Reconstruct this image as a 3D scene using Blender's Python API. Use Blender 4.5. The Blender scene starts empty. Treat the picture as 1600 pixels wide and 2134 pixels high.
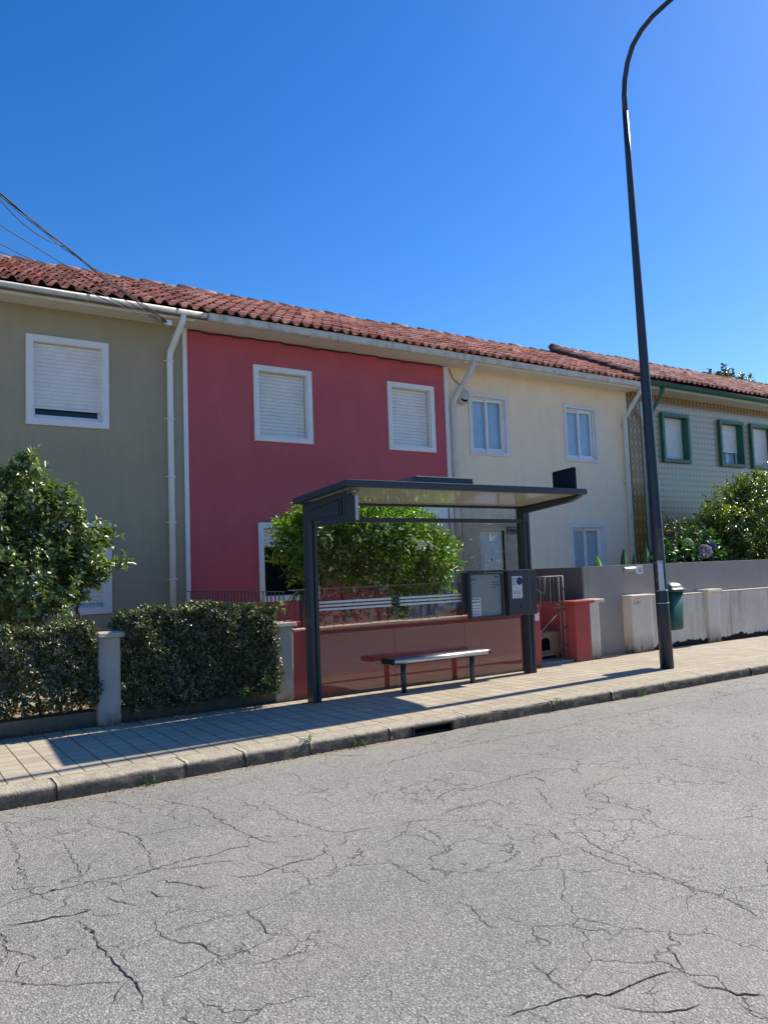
import bpy, bmesh, math, random
import numpy as np
from mathutils import Vector, Matrix
random.seed(7); rng = np.random.default_rng(7)
SC = bpy.context.scene
COL = SC.collection
R_ = math.radians

# ------------------------------------------------------------------ camera
cam = bpy.data.cameras.new('camera'); co = bpy.data.objects.new('camera', cam); COL.objects.link(co)
M = Matrix(((0.836219, -0.0122166, -0.54825956), (-0.54722076, -0.08399584, -0.83276296), (-0.03587799, 0.99639121, -0.0769241)))
mw = M.to_4x4(); mw.translation = Vector((0, 0, 1.6)); co.matrix_world = mw
cam.sensor_fit = 'HORIZONTAL'; cam.sensor_width = 36; cam.lens = 36.36; cam.clip_end = 3000; cam.clip_start = .05
SC.camera = co
SC.render.resolution_x = 767; SC.render.resolution_y = 1024
# ------------------------------------------------------------------ sky, sun, exposure
SUN_EL, SUN_AZ = R_(41.0), R_(87.7)          # azimuth measured from +Y towards +X
w = bpy.data.worlds.new('World'); SC.world = w; w.use_nodes = True
nt = w.node_tree; bg = nt.nodes['Background']
sky = nt.nodes.new('ShaderNodeTexSky'); sky.sky_type = 'NISHITA'; sky.sun_disc = False
sky.sun_elevation = SUN_EL; sky.sun_rotation = SUN_AZ; sky.altitude = 0
sky.air_density = 1.0; sky.dust_density = .25; sky.ozone_density = 4.0
hs = nt.nodes.new('ShaderNodeHueSaturation'); hs.inputs['Saturation'].default_value = 1.34; hs.inputs['Hue'].default_value = .509
nt.links.new(sky.outputs[0], hs.inputs['Color']); nt.links.new(hs.outputs[0], bg.inputs['Color'])
bg.inputs['Strength'].default_value = .106
sl = bpy.data.lights.new('sun', 'SUN'); so = bpy.data.objects.new('sun', sl); COL.objects.link(so)
sl.energy = 4.25; sl.angle = R_(.53); sl.color = (1.0, .915, .77)
sd = Vector((math.sin(SUN_AZ) * math.cos(SUN_EL), math.cos(SUN_AZ) * math.cos(SUN_EL), math.sin(SUN_EL)))
so.rotation_euler = sd.to_track_quat('Z', 'Y').to_euler(); so.location = sd * 60
SC.view_settings.view_transform = 'Standard'; SC.view_settings.look = 'None'
SC.view_settings.exposure = 0.72; SC.view_settings.gamma = 1.0
SC.cycles.max_bounces = 8; SC.cycles.transparent_max_bounces = 16
SC.cycles.use_denoising = True

# ------------------------------------------------------------------ materials
def lin(r, g, b):
    f = lambda c: (c / 255 / 12.92) if c <= 10 else ((c / 255 + .055) / 1.055) ** 2.4
    return (f(r), f(g), f(b))
class NT:
    def __init__(s, name):
        s.m = bpy.data.materials.new(name); s.m.use_nodes = True
        s.t = s.m.node_tree; s.b = s.t.nodes['Principled BSDF']; s.out = s.t.nodes['Material Output']
        s.tc = None
    def n(s, typ, **kw):
        nd = s.t.nodes.new('ShaderNode' + typ)
        for k, v in kw.items():
            if hasattr(nd, k): setattr(nd, k, v)
            else: nd.inputs[k.replace('_', ' ')].default_value = v
        return nd
    def l(s, a, b): s.t.links.new(a, b)
    def co(s, sc=(1, 1, 1)):
        if s.tc is None: s.tc = s.n('TexCoord')
        mp = s.n('Mapping'); s.l(s.tc.outputs['Object'], mp.inputs[0]); mp.inputs['Scale'].default_value = sc
        return mp.outputs[0]
    def noise(s, scale, detail=4, rough=.55, vec=None, sc=None):
        nd = s.n('TexNoise'); nd.inputs['Scale'].default_value = scale; nd.inputs['Detail'].default_value = detail
        nd.inputs['Roughness'].default_value = rough
        s.l(vec if vec is not None else s.co(sc or (1, 1, 1)), nd.inputs['Vector']); return nd.outputs[0]
    def ramp(s, fac, stops):
        nd = s.n('ValToRGB'); e = nd.color_ramp.elements
        while len(e) < len(stops): e.new(.5)
        for i, (p, c) in enumerate(stops):
            e[i].position = p; e[i].color = (*c, 1) if len(c) == 3 else c
        s.l(fac, nd.inputs[0]); return nd.outputs[0]
    def mix(s, fac, a, b, mode='MIX'):
        nd = s.n('Mix', data_type='RGBA', blend_type=mode)
        for i, v in ((0, fac), (6, a), (7, b)):
            if hasattr(v, 'is_linked') or hasattr(v, 'links'): s.l(v, nd.inputs[i])
            elif i == 0: nd.inputs[0].default_value = v
            else: nd.inputs[i].default_value = (*v, 1) if len(v) == 3 else v
        return nd.outputs[2]
    def math(s, op, a, b=0., c=None):
        nd = s.n('Math', operation=op)
        for i, v in enumerate((a, b, c)):
            if v is None: continue
            if hasattr(v, 'links'): s.l(v, nd.inputs[i])
            else: nd.inputs[i].default_value = v
        return nd.outputs[0]
    def bump(s, h, strength=.3, dist=.01, prev=None):
        nd = s.n('Bump'); nd.inputs['Strength'].default_value = strength; nd.inputs['Distance'].default_value = dist
        s.l(h, nd.inputs['Height'])
        if prev is not None: s.l(prev, nd.inputs['Normal'])
        return nd.outputs[0]
    def color(s, c):
        if hasattr(c, 'links'): s.l(c, s.b.inputs['Base Color'])
        else: s.b.inputs['Base Color'].default_value = (*c, 1)
        return s
    def set(s, rough=.7, metal=0., spec=.5):
        if hasattr(rough, 'links'): s.l(rough, s.b.inputs['Roughness'])
        else: s.b.inputs['Roughness'].default_value = rough
        s.b.inputs['Metallic'].default_value = metal; s.b.inputs['Specular IOR Level'].default_value = spec
        return s
    def normal(s, n): s.l(n, s.b.inputs['Normal']); return s
    def sep(s, v=None):
        nd = s.n('SeparateXYZ'); s.l(v if v is not None else s.co(), nd.inputs[0]); return nd.outputs

def mul(c, k): return tuple(min(1., a * k) for a in c)
def m_stucco(name, base, var=.12, grain=120, bump=.25, grime=.0, grime_z=.3, grimec=(.06, .055, .04), rough=.92):
    s = NT(name)
    a = s.noise(1.3, 5, .6); c = s.ramp(a, [(.3, mul(base, 1 - var)), (.7, mul(base, 1 + var))])
    c = s.mix(s.ramp(s.noise(7, 5, .65, sc=(1, 1, .09)), [(.5, (0, 0, 0)), (.8, (.4, .4, .4))]), c, mul(base, .78))
    c = s.mix(s.ramp(s.noise(2.6, 7, .7), [(.52, (0, 0, 0)), (.75, (.22, .22, .22))]), c, mul(base, 1.25))
    if grime > 0:
        z = s.sep()[2]
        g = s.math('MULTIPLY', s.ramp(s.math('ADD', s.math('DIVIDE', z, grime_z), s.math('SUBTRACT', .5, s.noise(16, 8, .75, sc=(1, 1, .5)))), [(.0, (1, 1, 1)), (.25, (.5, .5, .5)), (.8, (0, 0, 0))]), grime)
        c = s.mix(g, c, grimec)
    n = s.bump(s.noise(grain, 3, .6), bump, .004)
    n = s.bump(s.noise(4, 3, .5), .25, .02, n)
    return s.color(c).set(rough, spec=.25).normal(n).m
def m_paint(name, base, rough=.45, var=.08, metal=0., dirt=.0, dirtc=(.12, .11, .09), bump=.05):
    s = NT(name)
    c = s.ramp(s.noise(3, 4, .6), [(.3, mul(base, 1 - var)), (.7, mul(base, 1 + var))])
    if dirt > 0:
        c = s.mix(s.ramp(s.noise(9, 8, .7, sc=(1, 1, .5)), [(.5, (0, 0, 0)), (.72, (dirt,) * 3)]), c, dirtc)
    r = s.ramp(s.noise(14, 4, .6), [(.3, (rough * .85,) * 3), (.7, (min(1, rough * 1.2),) * 3)])
    return s.color(c).set(r, metal).normal(s.bump(s.noise(60, 3), bump, .002)).m
MAT = {}
def mat(k, f, *a, **kw):
    if k not in MAT: MAT[k] = f(k, *a, **kw)
    return MAT[k]

def m_asphalt(name):
    s = NT(name); v = s.co()
    vo = s.n('TexVoronoi', feature='F1'); vo.inputs['Scale'].default_value = 92; s.l(v, vo.inputs['Vector'])
    vo2 = s.n('TexVoronoi', feature='F1'); vo2.inputs['Scale'].default_value = 150; s.l(v, vo2.inputs['Vector'])
    sep = s.n('SeparateColor'); s.l(vo.outputs['Color'], sep.inputs[0])
    stone = s.ramp(sep.outputs[0], [(0, (.17, .168, .16)), (.45, (.27, .266, .252)), (.8, (.37, .362, .34)), (1, (.58, .56, .52))])
    edge = s.ramp(vo.outputs['Distance'], [(.35, (0, 0, 0)), (.75, (1, 1, 1))])
    c = s.mix(s.math('MULTIPLY', edge, .7), stone, (.10, .097, .09))
    sep2 = s.n('SeparateColor'); s.l(vo2.outputs['Color'], sep2.inputs[0])
    c = s.mix(.35, c, s.ramp(sep2.outputs[1], [(0, (.12, .12, .115)), (1, (.42, .41, .39))]))
    big = s.ramp(s.noise(.45, 6, .6), [(.35, (.90, .90, .87)), (.65, (1.15, 1.13, 1.05))])
    c = s.mix(1., c, big, 'MULTIPLY')
    c = s.mix(s.ramp(s.noise(.7, 3, .5), [(.52, (0, 0, 0)), (.75, (.4, .4, .4))]), c, (.33, .285, .235))
    # small dark oil spots
    c = s.mix(s.ramp(s.noise(2.2, 3, .5), [(.70, (0, 0, 0)), (.78, (.55, .55, .55))]), c, (.09, .09, .095))
    # fine crazing where the surface has aged
    wv = s.noise(3.5, 4, .6); vm = s.n('VectorMath', operation='ADD'); s.l(v, vm.inputs[0])
    sc_ = s.n('VectorMath', operation='SCALE'); nn = s.n('TexNoise'); nn.inputs['Scale'].default_value = 4; nn.inputs['Detail'].default_value = 5
    s.l(v, nn.inputs['Vector']); s.l(nn.outputs['Color'], sc_.inputs[0]); sc_.inputs['Scale'].default_value = .35; s.l(sc_.outputs[0], vm.inputs[1])
    ve = s.n('TexVoronoi', feature='DISTANCE_TO_EDGE'); ve.inputs['Scale'].default_value = 1.7; s.l(vm.outputs[0], ve.inputs['Vector'])
    v5 = s.n('TexVoronoi', feature='DISTANCE_TO_EDGE'); v5.inputs['Scale'].default_value = 5.5; s.l(vm.outputs[0], v5.inputs['Vector'])
    cr5 = s.math('MULTIPLY', s.ramp(v5.outputs['Distance'], [(0, (1, 1, 1)), (.022, (0, 0, 0))]), s.ramp(s.noise(.9, 4, .6), [(.56, (0, 0, 0)), (.62, (1, 1, 1))]))
    cr = s.ramp(ve.outputs['Distance'], [(0, (1, 1, 1)), (.010, (0, 0, 0))])
    msk = s.ramp(s.noise(1.1, 4, .6), [(.44, (0, 0, 0)), (.56, (1, 1, 1))])
    cf = s.math('MULTIPLY', s.math('MAXIMUM', s.math('MULTIPLY', cr, msk), cr5), .75)
    c = s.mix(cf, c, (.05, .048, .045))
    # sandy dirt washed against the kerb
    yy = s.sep()[1]
    dirt = s.ramp(s.math('ADD', s.math('MULTIPLY', s.math('SUBTRACT', yy, 6.42), 2.6), s.math('SUBTRACT', s.noise(5, 7, .7), .5)), [(.35, (0, 0, 0)), (.95, (.8, .8, .8))])
    c = s.mix(dirt, c, s.ramp(s.noise(60, 4, .7), [(.35, (.20, .165, .12)), (.7, (.45, .39, .30))]))
    h = s.math('SUBTRACT', s.math('MULTIPLY', vo.outputs['Distance'], -.8), s.math('MULTIPLY', cf, 1.5))
    n = s.bump(h, .9, .006); n = s.bump(s.noise(1.6, 5, .6), .35, .05, n)
    return s.color(c).set(.82, spec=.4).normal(n).m
def m_paving(name):
    s = NT(name); v = s.co()
    x, y, z = s.sep()
    # slabs 0.2 m wide laid across the pavement, with weaker cross joints
    wob = s.math('MULTIPLY', s.math('SUBTRACT', s.noise(9, 3, .5), .5), .012)
    u = s.math('FRACT', s.math('DIVIDE', s.math('ADD', s.math('ADD', x, -.117 + 20.), wob), .2))
    d = s.math('MULTIPLY', s.math('MINIMUM', u, s.math('SUBTRACT', 1., u)), .2)
    vv = s.math('FRACT', s.math('DIVIDE', s.math('ADD', s.math('ADD', y, 20.05), wob), .2))
    d2 = s.math('MULTIPLY', s.math('MINIMUM', vv, s.math('SUBTRACT', 1., vv)), .2)
    j1 = s.ramp(d, [(.004, (1, 1, 1)), (.009, (0, 0, 0))]); j2 = s.ramp(d2, [(.003, (.85, .85, .85)), (.008, (0, 0, 0))])
    iu = s.math('FLOOR', s.math('DIVIDE', s.math('ADD', x, -.117 + 20.), .2)); iv = s.math('FLOOR', s.math('DIVIDE', s.math('ADD', y, 20.05), .2))
    cb = s.n('CombineXYZ'); s.l(iu, cb.inputs[0]); s.l(iv, cb.inputs[1])
    wn = s.n('TexWhiteNoise'); s.l(cb.outputs[0], wn.inputs['Vector'])
    c = s.ramp(wn.outputs[0], [(0, (.44, .375, .275)), (.5, (.50, .43, .32)), (1, (.55, .475, .355))])
    c = s.mix(s.ramp(s.noise(.9, 4, .6), [(.4, (0, 0, 0)), (.75, (.55, .55, .55))]), c, (.34, .285, .225))
    st = s.noise(24, 6, .7, sc=(.35, 1.6, 1))
    c = s.mix(s.ramp(st, [(.48, (0, 0, 0)), (.7, (.55, .55, .55))]), c, (.27, .235, .19))
    c = s.mix(s.ramp(s.noise(160, 2, .5), [(.5, (0, 0, 0)), (.8, (.5, .5, .5))]), c, (.22, .2, .17))
    jj = s.math('MAXIMUM', j1, j2)
    c = s.mix(s.math('MULTIPLY', jj, .8), c, (.10, .085, .06))
    h = s.math('SUBTRACT', s.math('MULTIPLY', st, .5), jj)
    n = s.bump(h, .7, .006); n = s.bump(s.noise(2.0, 4, .6), .3, .03, n)
    return s.color(c).set(.88, spec=.3).normal(n).m
def m_granite(name, base=(.52, .455, .35), dark=(.16, .14, .11), scale=1.):
    s = NT(name)
    c = s.ramp(s.noise(5 * scale, 6, .7), [(.3, mul(base, .72)), (.7, mul(base, 1.12))])
    c = s.mix(s.ramp(s.noise(130 * scale, 3, .7), [(.5, (0, 0, 0)), (.66, (.8, .8, .8))]), c, dark)
    c = s.mix(s.ramp(s.noise(200 * scale, 2, .6), [(.62, (0, 0, 0)), (.75, (.6, .6, .6))]), c, mul(base, 1.5))
    z = s.sep()[2]
    g = s.ramp(s.math('ADD', s.math('MULTIPLY', s.math('ADD', z, .022), 16.), s.math('MULTIPLY', s.noise(14, 7, .75), .6)), [(.12, (.9, .9, .9)), (.5, (0, 0, 0))])
    c = s.mix(g, c, s.ramp(s.noise(30, 5, .7), [(.3, (.045, .038, .028)), (.7, (.15, .13, .10))]))
    n = s.bump(s.noise(45, 5, .7), .9, .012); n = s.bump(s.noise(8, 4, .6), .6, .03, n)
    return s.color(c).set(.9, spec=.3).normal(n).m
def m_tile(name, a=(.36, .125, .07), b=(.50, .20, .12), old=(.30, .20, .15)):
    s = NT(name)
    at = s.n('Attribute'); at.attribute_name = 'rv'
    sp = s.n('SeparateColor'); s.l(at.outputs['Color'], sp.inputs[0])
    c = s.ramp(sp.outputs[0], [(0, mul(a, .75)), (.4, a), (.8, b), (1, mul(b, 1.15))])
    c = s.mix(s.ramp(s.noise(2.2, 7, .7), [(.55, (0, 0, 0)), (.75, (.5, .5, .5))]), c, old)
    c = s.mix(s.ramp(s.noise(28, 6, .75), [(.57, (0, 0, 0)), (.70, (.6, .6, .6))]), c, (.42, .36, .28))
    n = s.bump(s.noise(60, 4, .6), .4, .004)
    return s.color(c).set(.85, spec=.3).normal(n).m
def m_leaf(name, a, b, young=None, trans=.3, rough=.32, spec=.5):
    s = NT(name)
    at = s.n('Attribute'); at.attribute_name = 'rv'
    sp = s.n('SeparateColor'); s.l(at.outputs['Color'], sp.inputs[0])
    c = s.ramp(sp.outputs[0], [(0, a), (1, b)])
    if young: c = s.mix(s.ramp(sp.outputs[1], [(.62, (0, 0, 0)), (.95, (1, 1, 1))]), c, young)
    s.color(c).set(rough, spec=spec)
    tr = s.n('BsdfTranslucent'); s.l(s.mix(1., c, (1.6, 1.9, .7), 'MULTIPLY'), tr.inputs[0])
    mx = s.n('MixShader'); mx.inputs[0].default_value = trans
    s.l(s.b.outputs[0], mx.inputs[1]); s.l(tr.outputs[0], mx.inputs[2]); s.l(mx.outputs[0], s.out.inputs[0])
    return s.m
def m_glass(name, tint=(.86, .84, .80), refl=1.0, rough=.01, film=0., filmc=(.3, .27, .24)):
    s = NT(name)
    tr = s.n('BsdfTransparent'); tr.inputs[0].default_value = (*tint, 1)
    gl = s.n('BsdfGlossy'); gl.inputs['Roughness'].default_value = rough; gl.inputs['Color'].default_value = (1, 1, 1, 1)
    fr = s.n('Fresnel'); fr.inputs[0].default_value = 1.5
    ge = s.n('NewGeometry'); mx = s.n('MixShader'); s.l(s.math('MULTIPLY', s.math('MULTIPLY', fr.outputs[0], refl), s.math('SUBTRACT', 1., ge.outputs['Backfacing'])), mx.inputs[0])
    src = tr.outputs[0]
    if film > 0:
        df = s.n('BsdfDiffuse'); df.inputs[0].default_value = (*filmc, 1)
        m2 = s.n('MixShader'); s.l(s.ramp(s.noise(5, 6, .7), [(.35, (film * .6,) * 3), (.75, (film * 1.5,) * 3)]), m2.inputs[0])
        s.l(src, m2.inputs[1]); s.l(df.outputs[0], m2.inputs[2]); src = m2.outputs[0]
    s.l(src, mx.inputs[1]); s.l(gl.outputs[0], mx.inputs[2]); s.l(mx.outputs[0], s.out.inputs[0])
    s.t.nodes.remove(s.b); return s.m
def m_flat(name, c, rough=.6, metal=0., spec=.5):
    s = NT(name)
    cc = s.ramp(s.noise(20, 3), [(.3, mul(c, .94)), (.7, mul(c, 1.05))])
    return s.color(cc).set(rough, metal, spec).m
def m_azulejo(name):
    """field tiles .15 m: cool white ground, grey-blue/ochre tracery, dark band at each course"""
    s = NT(name); x, y, z = s.sep()
    P = .15
    u = s.math('SUBTRACT', s.math('FRACT', s.math('DIVIDE', s.math('ADD', x, 30.), P)), .5)
    v = s.math('SUBTRACT', s.math('FRACT', s.math('DIVIDE', z, P)), .5)
    r = s.math('SQRT', s.math('ADD', s.math('MULTIPLY', u, u), s.math('MULTIPLY', v, v)))
    ring = s.ramp(s.math('ABSOLUTE', s.math('SUBTRACT', r, .33)), [(.03, (1, 1, 1)), (.07, (0, 0, 0))])
    dia = s.ramp(s.math('ABSOLUTE', s.math('SUBTRACT', s.math('ADD', s.math('ABSOLUTE', u), s.math('ABSOLUTE', v)), .24)), [(.03, (1, 1, 1)), (.06, (0, 0, 0))])
    band = s.ramp(s.math('ABSOLUTE', v), [(.32, (0, 0, 0)), (.40, (1, 1, 1))])
    jt = s.ramp(s.math('MAXIMUM', s.math('ABSOLUTE', u), s.math('ABSOLUTE', v)), [(.482, (0, 0, 0)), (.492, (1, 1, 1))])
    c = s.mix(s.math('MULTIPLY', ring, .75), (.58, .51, .38), (.19, .16, .11))
    c = s.mix(s.math('MULTIPLY', dia, .55), c, (.36, .31, .20))
    c = s.mix(s.math('MULTIPLY', band, .55), c, (.17, .15, .10))
    vb = s.ramp(s.math('ABSOLUTE', u), [(.34, (0, 0, 0)), (.42, (1, 1, 1))]); c = s.mix(s.math('MULTIPLY', vb, .45), c, (.17, .15, .10))
    c = s.mix(s.math('MULTIPLY', jt, .6), c, (.2, .19, .17))
    return s.color(c).set(.25, spec=.5).normal(s.bump(jt, -.3, .002)).m
def m_azulejo_border(name):
    s = NT(name); x, y, z = s.sep(); P = .16
    fu = s.math('FRACT', s.math('DIVIDE', s.math('ADD', x, 16.), P)); u = s.math('SUBTRACT', fu, .5)
    fv = s.math('FRACT', s.math('DIVIDE', z, P * 2)); v = s.math('SUBTRACT', fv, .5)
    uv = s.math('MULTIPLY', v, 2.)
    # hexagon outline inside the tall cell, rosettes at the corners
    hexd = s.math('MAXIMUM', s.math('ABSOLUTE', u), s.math('ADD', s.math('MULTIPLY', s.math('ABSOLUTE', u), .5), s.math('MULTIPLY', s.math('ABSOLUTE', uv), .5)))
    hx = s.ramp(s.math('ABSOLUTE', s.math('SUBTRACT', hexd, .37)), [(.035, (1, 1, 1)), (.09, (0, 0, 0))])
    cu = s.math('SUBTRACT', .5, s.math('ABSOLUTE', u)); cv = s.math('SUBTRACT', 1., s.math('ABSOLUTE', uv))
    rr = s.math('SQRT', s.math('ADD', s.math('MULTIPLY', cu, cu), s.math('MULTIPLY', cv, cv)))
    ros = s.ramp(rr, [(.10, (.3, .3, .3)), (.16, (1, 1, 1)), (.30, (1, 1, 1)), (.36, (0, 0, 0))])
    jt = s.ramp(s.math('ABSOLUTE', u), [(.44, (0, 0, 0)), (.47, (1, 1, 1))])
    c = s.mix(s.math('MULTIPLY', hx, .9), (.42, .235, .075), (.07, .035, .015))
    c = s.mix(s.math('MULTIPLY', ros, .8), c, (.10, .05, .02))
    c = s.mix(s.math('MULTIPLY', jt, .8), c, (.07, .045, .025))
    return s.color(c).set(.25).m

# ------------------------------------------------------------------ mesh helpers
SPLIT = {'pipe_clip', 'gutter_joint', 'shutter_guide', 'stem', 'frosted_stripe', 'hinge', 'brace', 'batten', 'foot', 'panel_rib', 'branch', 'case_bracket', 'coping_stone', 'top_rail'}
class MB:
    def __init__(s): s.v = []; s.f = []; s.sm = []
    def add(s, vs, fs, smooth=False):
        o = len(s.v); s.v += [tuple(map(float, p)) for p in vs]; s.f += [tuple(o + i for i in f) for f in fs]; s.sm += [smooth] * len(fs); return s
    def box(s, x0, x1, y0, y1, z0, z1):
        return s.add([(x0, y0, z0), (x1, y0, z0), (x1, y1, z0), (x0, y1, z0), (x0, y0, z1), (x1, y0, z1), (x1, y1, z1), (x0, y1, z1)],
                     [(0, 3, 2, 1), (4, 5, 6, 7), (0, 1, 5, 4), (1, 2, 6, 5), (2, 3, 7, 6), (3, 0, 4, 7)])
    def quad(s, a, b, c, d): return s.add([a, b, c, d], [(0, 1, 2, 3)])
    def prism_x(s, poly, x0, x1, smooth=False):     # poly in (y,z)
        n = len(poly); vs = [(x0, y, z) for y, z in poly] + [(x1, y, z) for y, z in poly]
        fs = [(i, (i + 1) % n, n + (i + 1) % n, n + i) for i in range(n)]
        s.add(vs, fs, smooth); o = len(s.v) - 2 * n
        s.f += [tuple(o + i for i in reversed(range(n))), tuple(o + n + i for i in range(n))]; s.sm += [False, False]; return s
    def prism_z(s, poly, z0, z1, smooth=False, top=None):     # poly in (x,y)
        n = len(poly); top = top or poly
        vs = [(x, y, z0) for x, y in poly] + [(x, y, z1) for x, y in top]
        s.add(vs, [(i, (i + 1) % n, n + (i + 1) % n, n + i) for i in range(n)], smooth); o = len(s.v) - 2 * n
        s.f += [tuple(o + i for i in reversed(range(n))), tuple(o + n + i for i in range(n))]; s.sm += [False, False]; return s
    def prism_y(s, poly, y0, y1, smooth=False):     # poly in (x,z)
        n = len(poly); vs = [(x, y0, z) for x, z in poly] + [(x, y1, z) for x, z in poly]
        s.add(vs, [(i, (i + 1) % n, n + (i + 1) % n, n + i) for i in range(n)], smooth); o = len(s.v) - 2 * n
        s.f += [tuple(o + i for i in range(n)), tuple(o + n + i for i in reversed(range(n)))]; s.sm += [False, False]; return s
    def tube(s, pts, r, n=10, cap=True):
        pts = [Vector(p) for p in pts]; rs = r if hasattr(r, '__len__') else [r] * len(pts)
        vs = []; prev = None
        for i, p in enumerate(pts):
            t = (pts[min(i + 1, len(pts) - 1)] - pts[max(i - 1, 0)]).normalized()
            if prev is None:
                up = Vector((0, 0, 1)) if abs(t.z) < .9 else Vector((1, 0, 0)); a = t.cross(up).normalized()
            else: a = (prev - t * prev.dot(t)).normalized()
            prev = a; b = t.cross(a)
            for k in range(n):
                an = 2 * math.pi * k / n; vs.append(p + (a * math.cos(an) + b * math.sin(an)) * rs[i])
        fs = [(i * n + k, i * n + (k + 1) % n, (i + 1) * n + (k + 1) % n, (i + 1) * n + k) for i in range(len(pts) - 1) for k in range(n)]
        s.add(vs, fs, True); o = len(s.v) - len(vs)
        if cap:
            s.f += [tuple(o + k for k in reversed(range(n))), tuple(o + (len(pts) - 1) * n + k for k in range(n))]; s.sm += [False, False]
        return s
    def lathe(s, prof, cx, cy, n=20, sx=1., sy=1.):     # prof (r,z)
        vs = [(cx + r * sx * math.cos(2 * math.pi * k / n), cy + r * sy * math.sin(2 * math.pi * k / n), z) for r, z in prof for k in range(n)]
        fs = [(i * n + k, i * n + (k + 1) % n, (i + 1) * n + (k + 1) % n, (i + 1) * n + k) for i in range(len(prof) - 1) for k in range(n)]
        s.add(vs, fs, True); o = len(s.v) - len(vs)
        s.f += [tuple(o + k for k in reversed(range(n))), tuple(o + (len(prof) - 1) * n + k for k in range(n))]; s.sm += [False, False]; return s
    def frame(s, x0, x1, z0, z1, fw, y0, y1, fb=None):   # rectangular ring facing -y, outer rect given
        fb = fw if fb is None else fb
        X0, X1, Z0, Z1 = x0 + fw, x1 - fw, z0 + fb, z1 - fw
        vs = []
        for y in (y0, y1):
            vs += [(x0, y, z0), (x1, y, z0), (x1, y, z1), (x0, y, z1), (X0, y, Z0), (X1, y, Z0), (X1, y, Z1), (X0, y, Z1)]
        fs = []
        for i in range(4):
            j = (i + 1) % 4
            fs += [(i, j, 4 + j, 4 + i), (8 + j, 8 + i, 12 + i, 12 + j), (j, i, 8 + i, 8 + j), (4 + i, 4 + j, 12 + j, 12 + i)]
        return s.add(vs, fs)
    def build(s, name, m, parent=None, loc=None, bevel=0., attr=None):
        if name in SPLIT:
            par = list(range(len(s.v)))
            def find(a):
                while par[a] != a: par[a] = par[par[a]]; a = par[a]
                return a
            for f in s.f:
                for q in f[1:]: par[find(q)] = find(f[0])
            groups = {}
            for f, sm in zip(s.f, s.sm): groups.setdefault(find(f[0]), []).append((f, sm))
            if len(groups) > 1:
                for fs in groups.values():
                    ids = sorted({i for f, _ in fs for i in f}); mp = {a: b for b, a in enumerate(ids)}
                    o = link_mesh(name, [s.v[i] for i in ids], [tuple(mp[i] for i in f) for f, _ in fs], m, parent, loc, bevel, [b for _, b in fs], attr)
                return o
        return link_mesh(name, s.v, s.f, m, parent, loc, bevel, s.sm, attr)
def root_loc(o):
    while o.parent is not None: o = o.parent
    return Vector(o.location)
def link_mesh(name, v, f, m, parent=None, loc=None, bevel=0., sm=None, attr=None):
    me = bpy.data.meshes.new(name)
    L = root_loc(parent) if parent is not None else Vector(loc or (0, 0, 0))
    me.from_pydata([(p[0] - L.x, p[1] - L.y, p[2] - L.z) for p in v], [], f)
    if sm is not None and any(sm): me.polygons.foreach_set('use_smooth', sm)
    me.materials.append(m); me.update()
    o = bpy.data.objects.new(name, me); COL.objects.link(o)
    if parent is not None: o.parent = parent
    else: o.location = L
    if bevel > 0:
        b = o.modifiers.new('bevel', 'BEVEL'); b.width = bevel; b.segments = 2; b.limit_method = 'ANGLE'; b.angle_limit = R_(40)
    return o
def tag(o, label=None, cat=None, group=None, kind=None):
    if label: o['label'] = label
    if cat: o['category'] = cat
    if group: o['group'] = group
    if kind: o['kind'] = kind
    return o
def thing(name, label, cat, loc=(0, 0, 0), group=None):
    o = bpy.data.objects.new(name, None); COL.objects.link(o); o.location = loc; o.empty_display_size = .2
    return tag(o, label, cat, group)
def np_mesh(name, V, F, m, parent=None, loc=None, rv=None, smooth=False):
    """V (n,3), F (k,4) or (k,3) arrays; rv (n,3) per-vertex random colour"""
    L = root_loc(parent) if parent is not None else Vector(loc or (0, 0, 0))
    me = bpy.data.meshes.new(name); n, k = len(V), F.shape[1]
    me.vertices.add(n); me.vertices.foreach_set('co', (V - np.array(L)).astype(np.float32).ravel())
    me.loops.add(F.size); me.loops.foreach_set('vertex_index', F.astype(np.int32).ravel())
    me.polygons.add(len(F)); me.polygons.foreach_set('loop_start', np.arange(0, F.size, k, dtype=np.int32))
    try: me.polygons.foreach_set('loop_total', np.full(len(F), k, dtype=np.int32))
    except Exception: pass
    if smooth: me.polygons.foreach_set('use_smooth', np.ones(len(F), dtype=bool))
    if rv is not None:
        a = me.color_attributes.new('rv', 'FLOAT_COLOR', 'POINT'); a.data.foreach_set('color', np.c_[rv, np.ones(n)].astype(np.float32).ravel())
    me.materials.append(m); me.update(calc_edges=True); me.validate()
    o = bpy.data.objects.new(name, me); COL.objects.link(o)
    if parent is not None: o.parent = parent
    else: o.location = L
    return o
def text(name, s, x, y, z, size, m, parent, rz=0., shear=0., bold=False):
    """lettering standing in the x-z plane, facing -y; (x,z) is its lower left corner"""
    cu = bpy.data.curves.new(name, 'FONT'); cu.body = s; cu.size = size; cu.extrude = .0006; cu.shear = shear
    if bold: cu.offset = size * .018
    o = bpy.data.objects.new(name, cu); COL.objects.link(o)
    dg = bpy.context.evaluated_depsgraph_get(); me = bpy.data.meshes.new_from_object(o.evaluated_get(dg))
    bpy.data.objects.remove(o); me.materials.clear(); me.materials.append(m); me.name = name
    Mx = Matrix.Translation(Vector((x, y, z)) - root_loc(parent)) @ Matrix.Rotation(rz, 4, 'Z') @ Matrix.Rotation(R_(90), 4, 'X')
    me.transform(Mx)
    o = bpy.data.objects.new(name, me); COL.objects.link(o); o.parent = parent; return o

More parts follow.
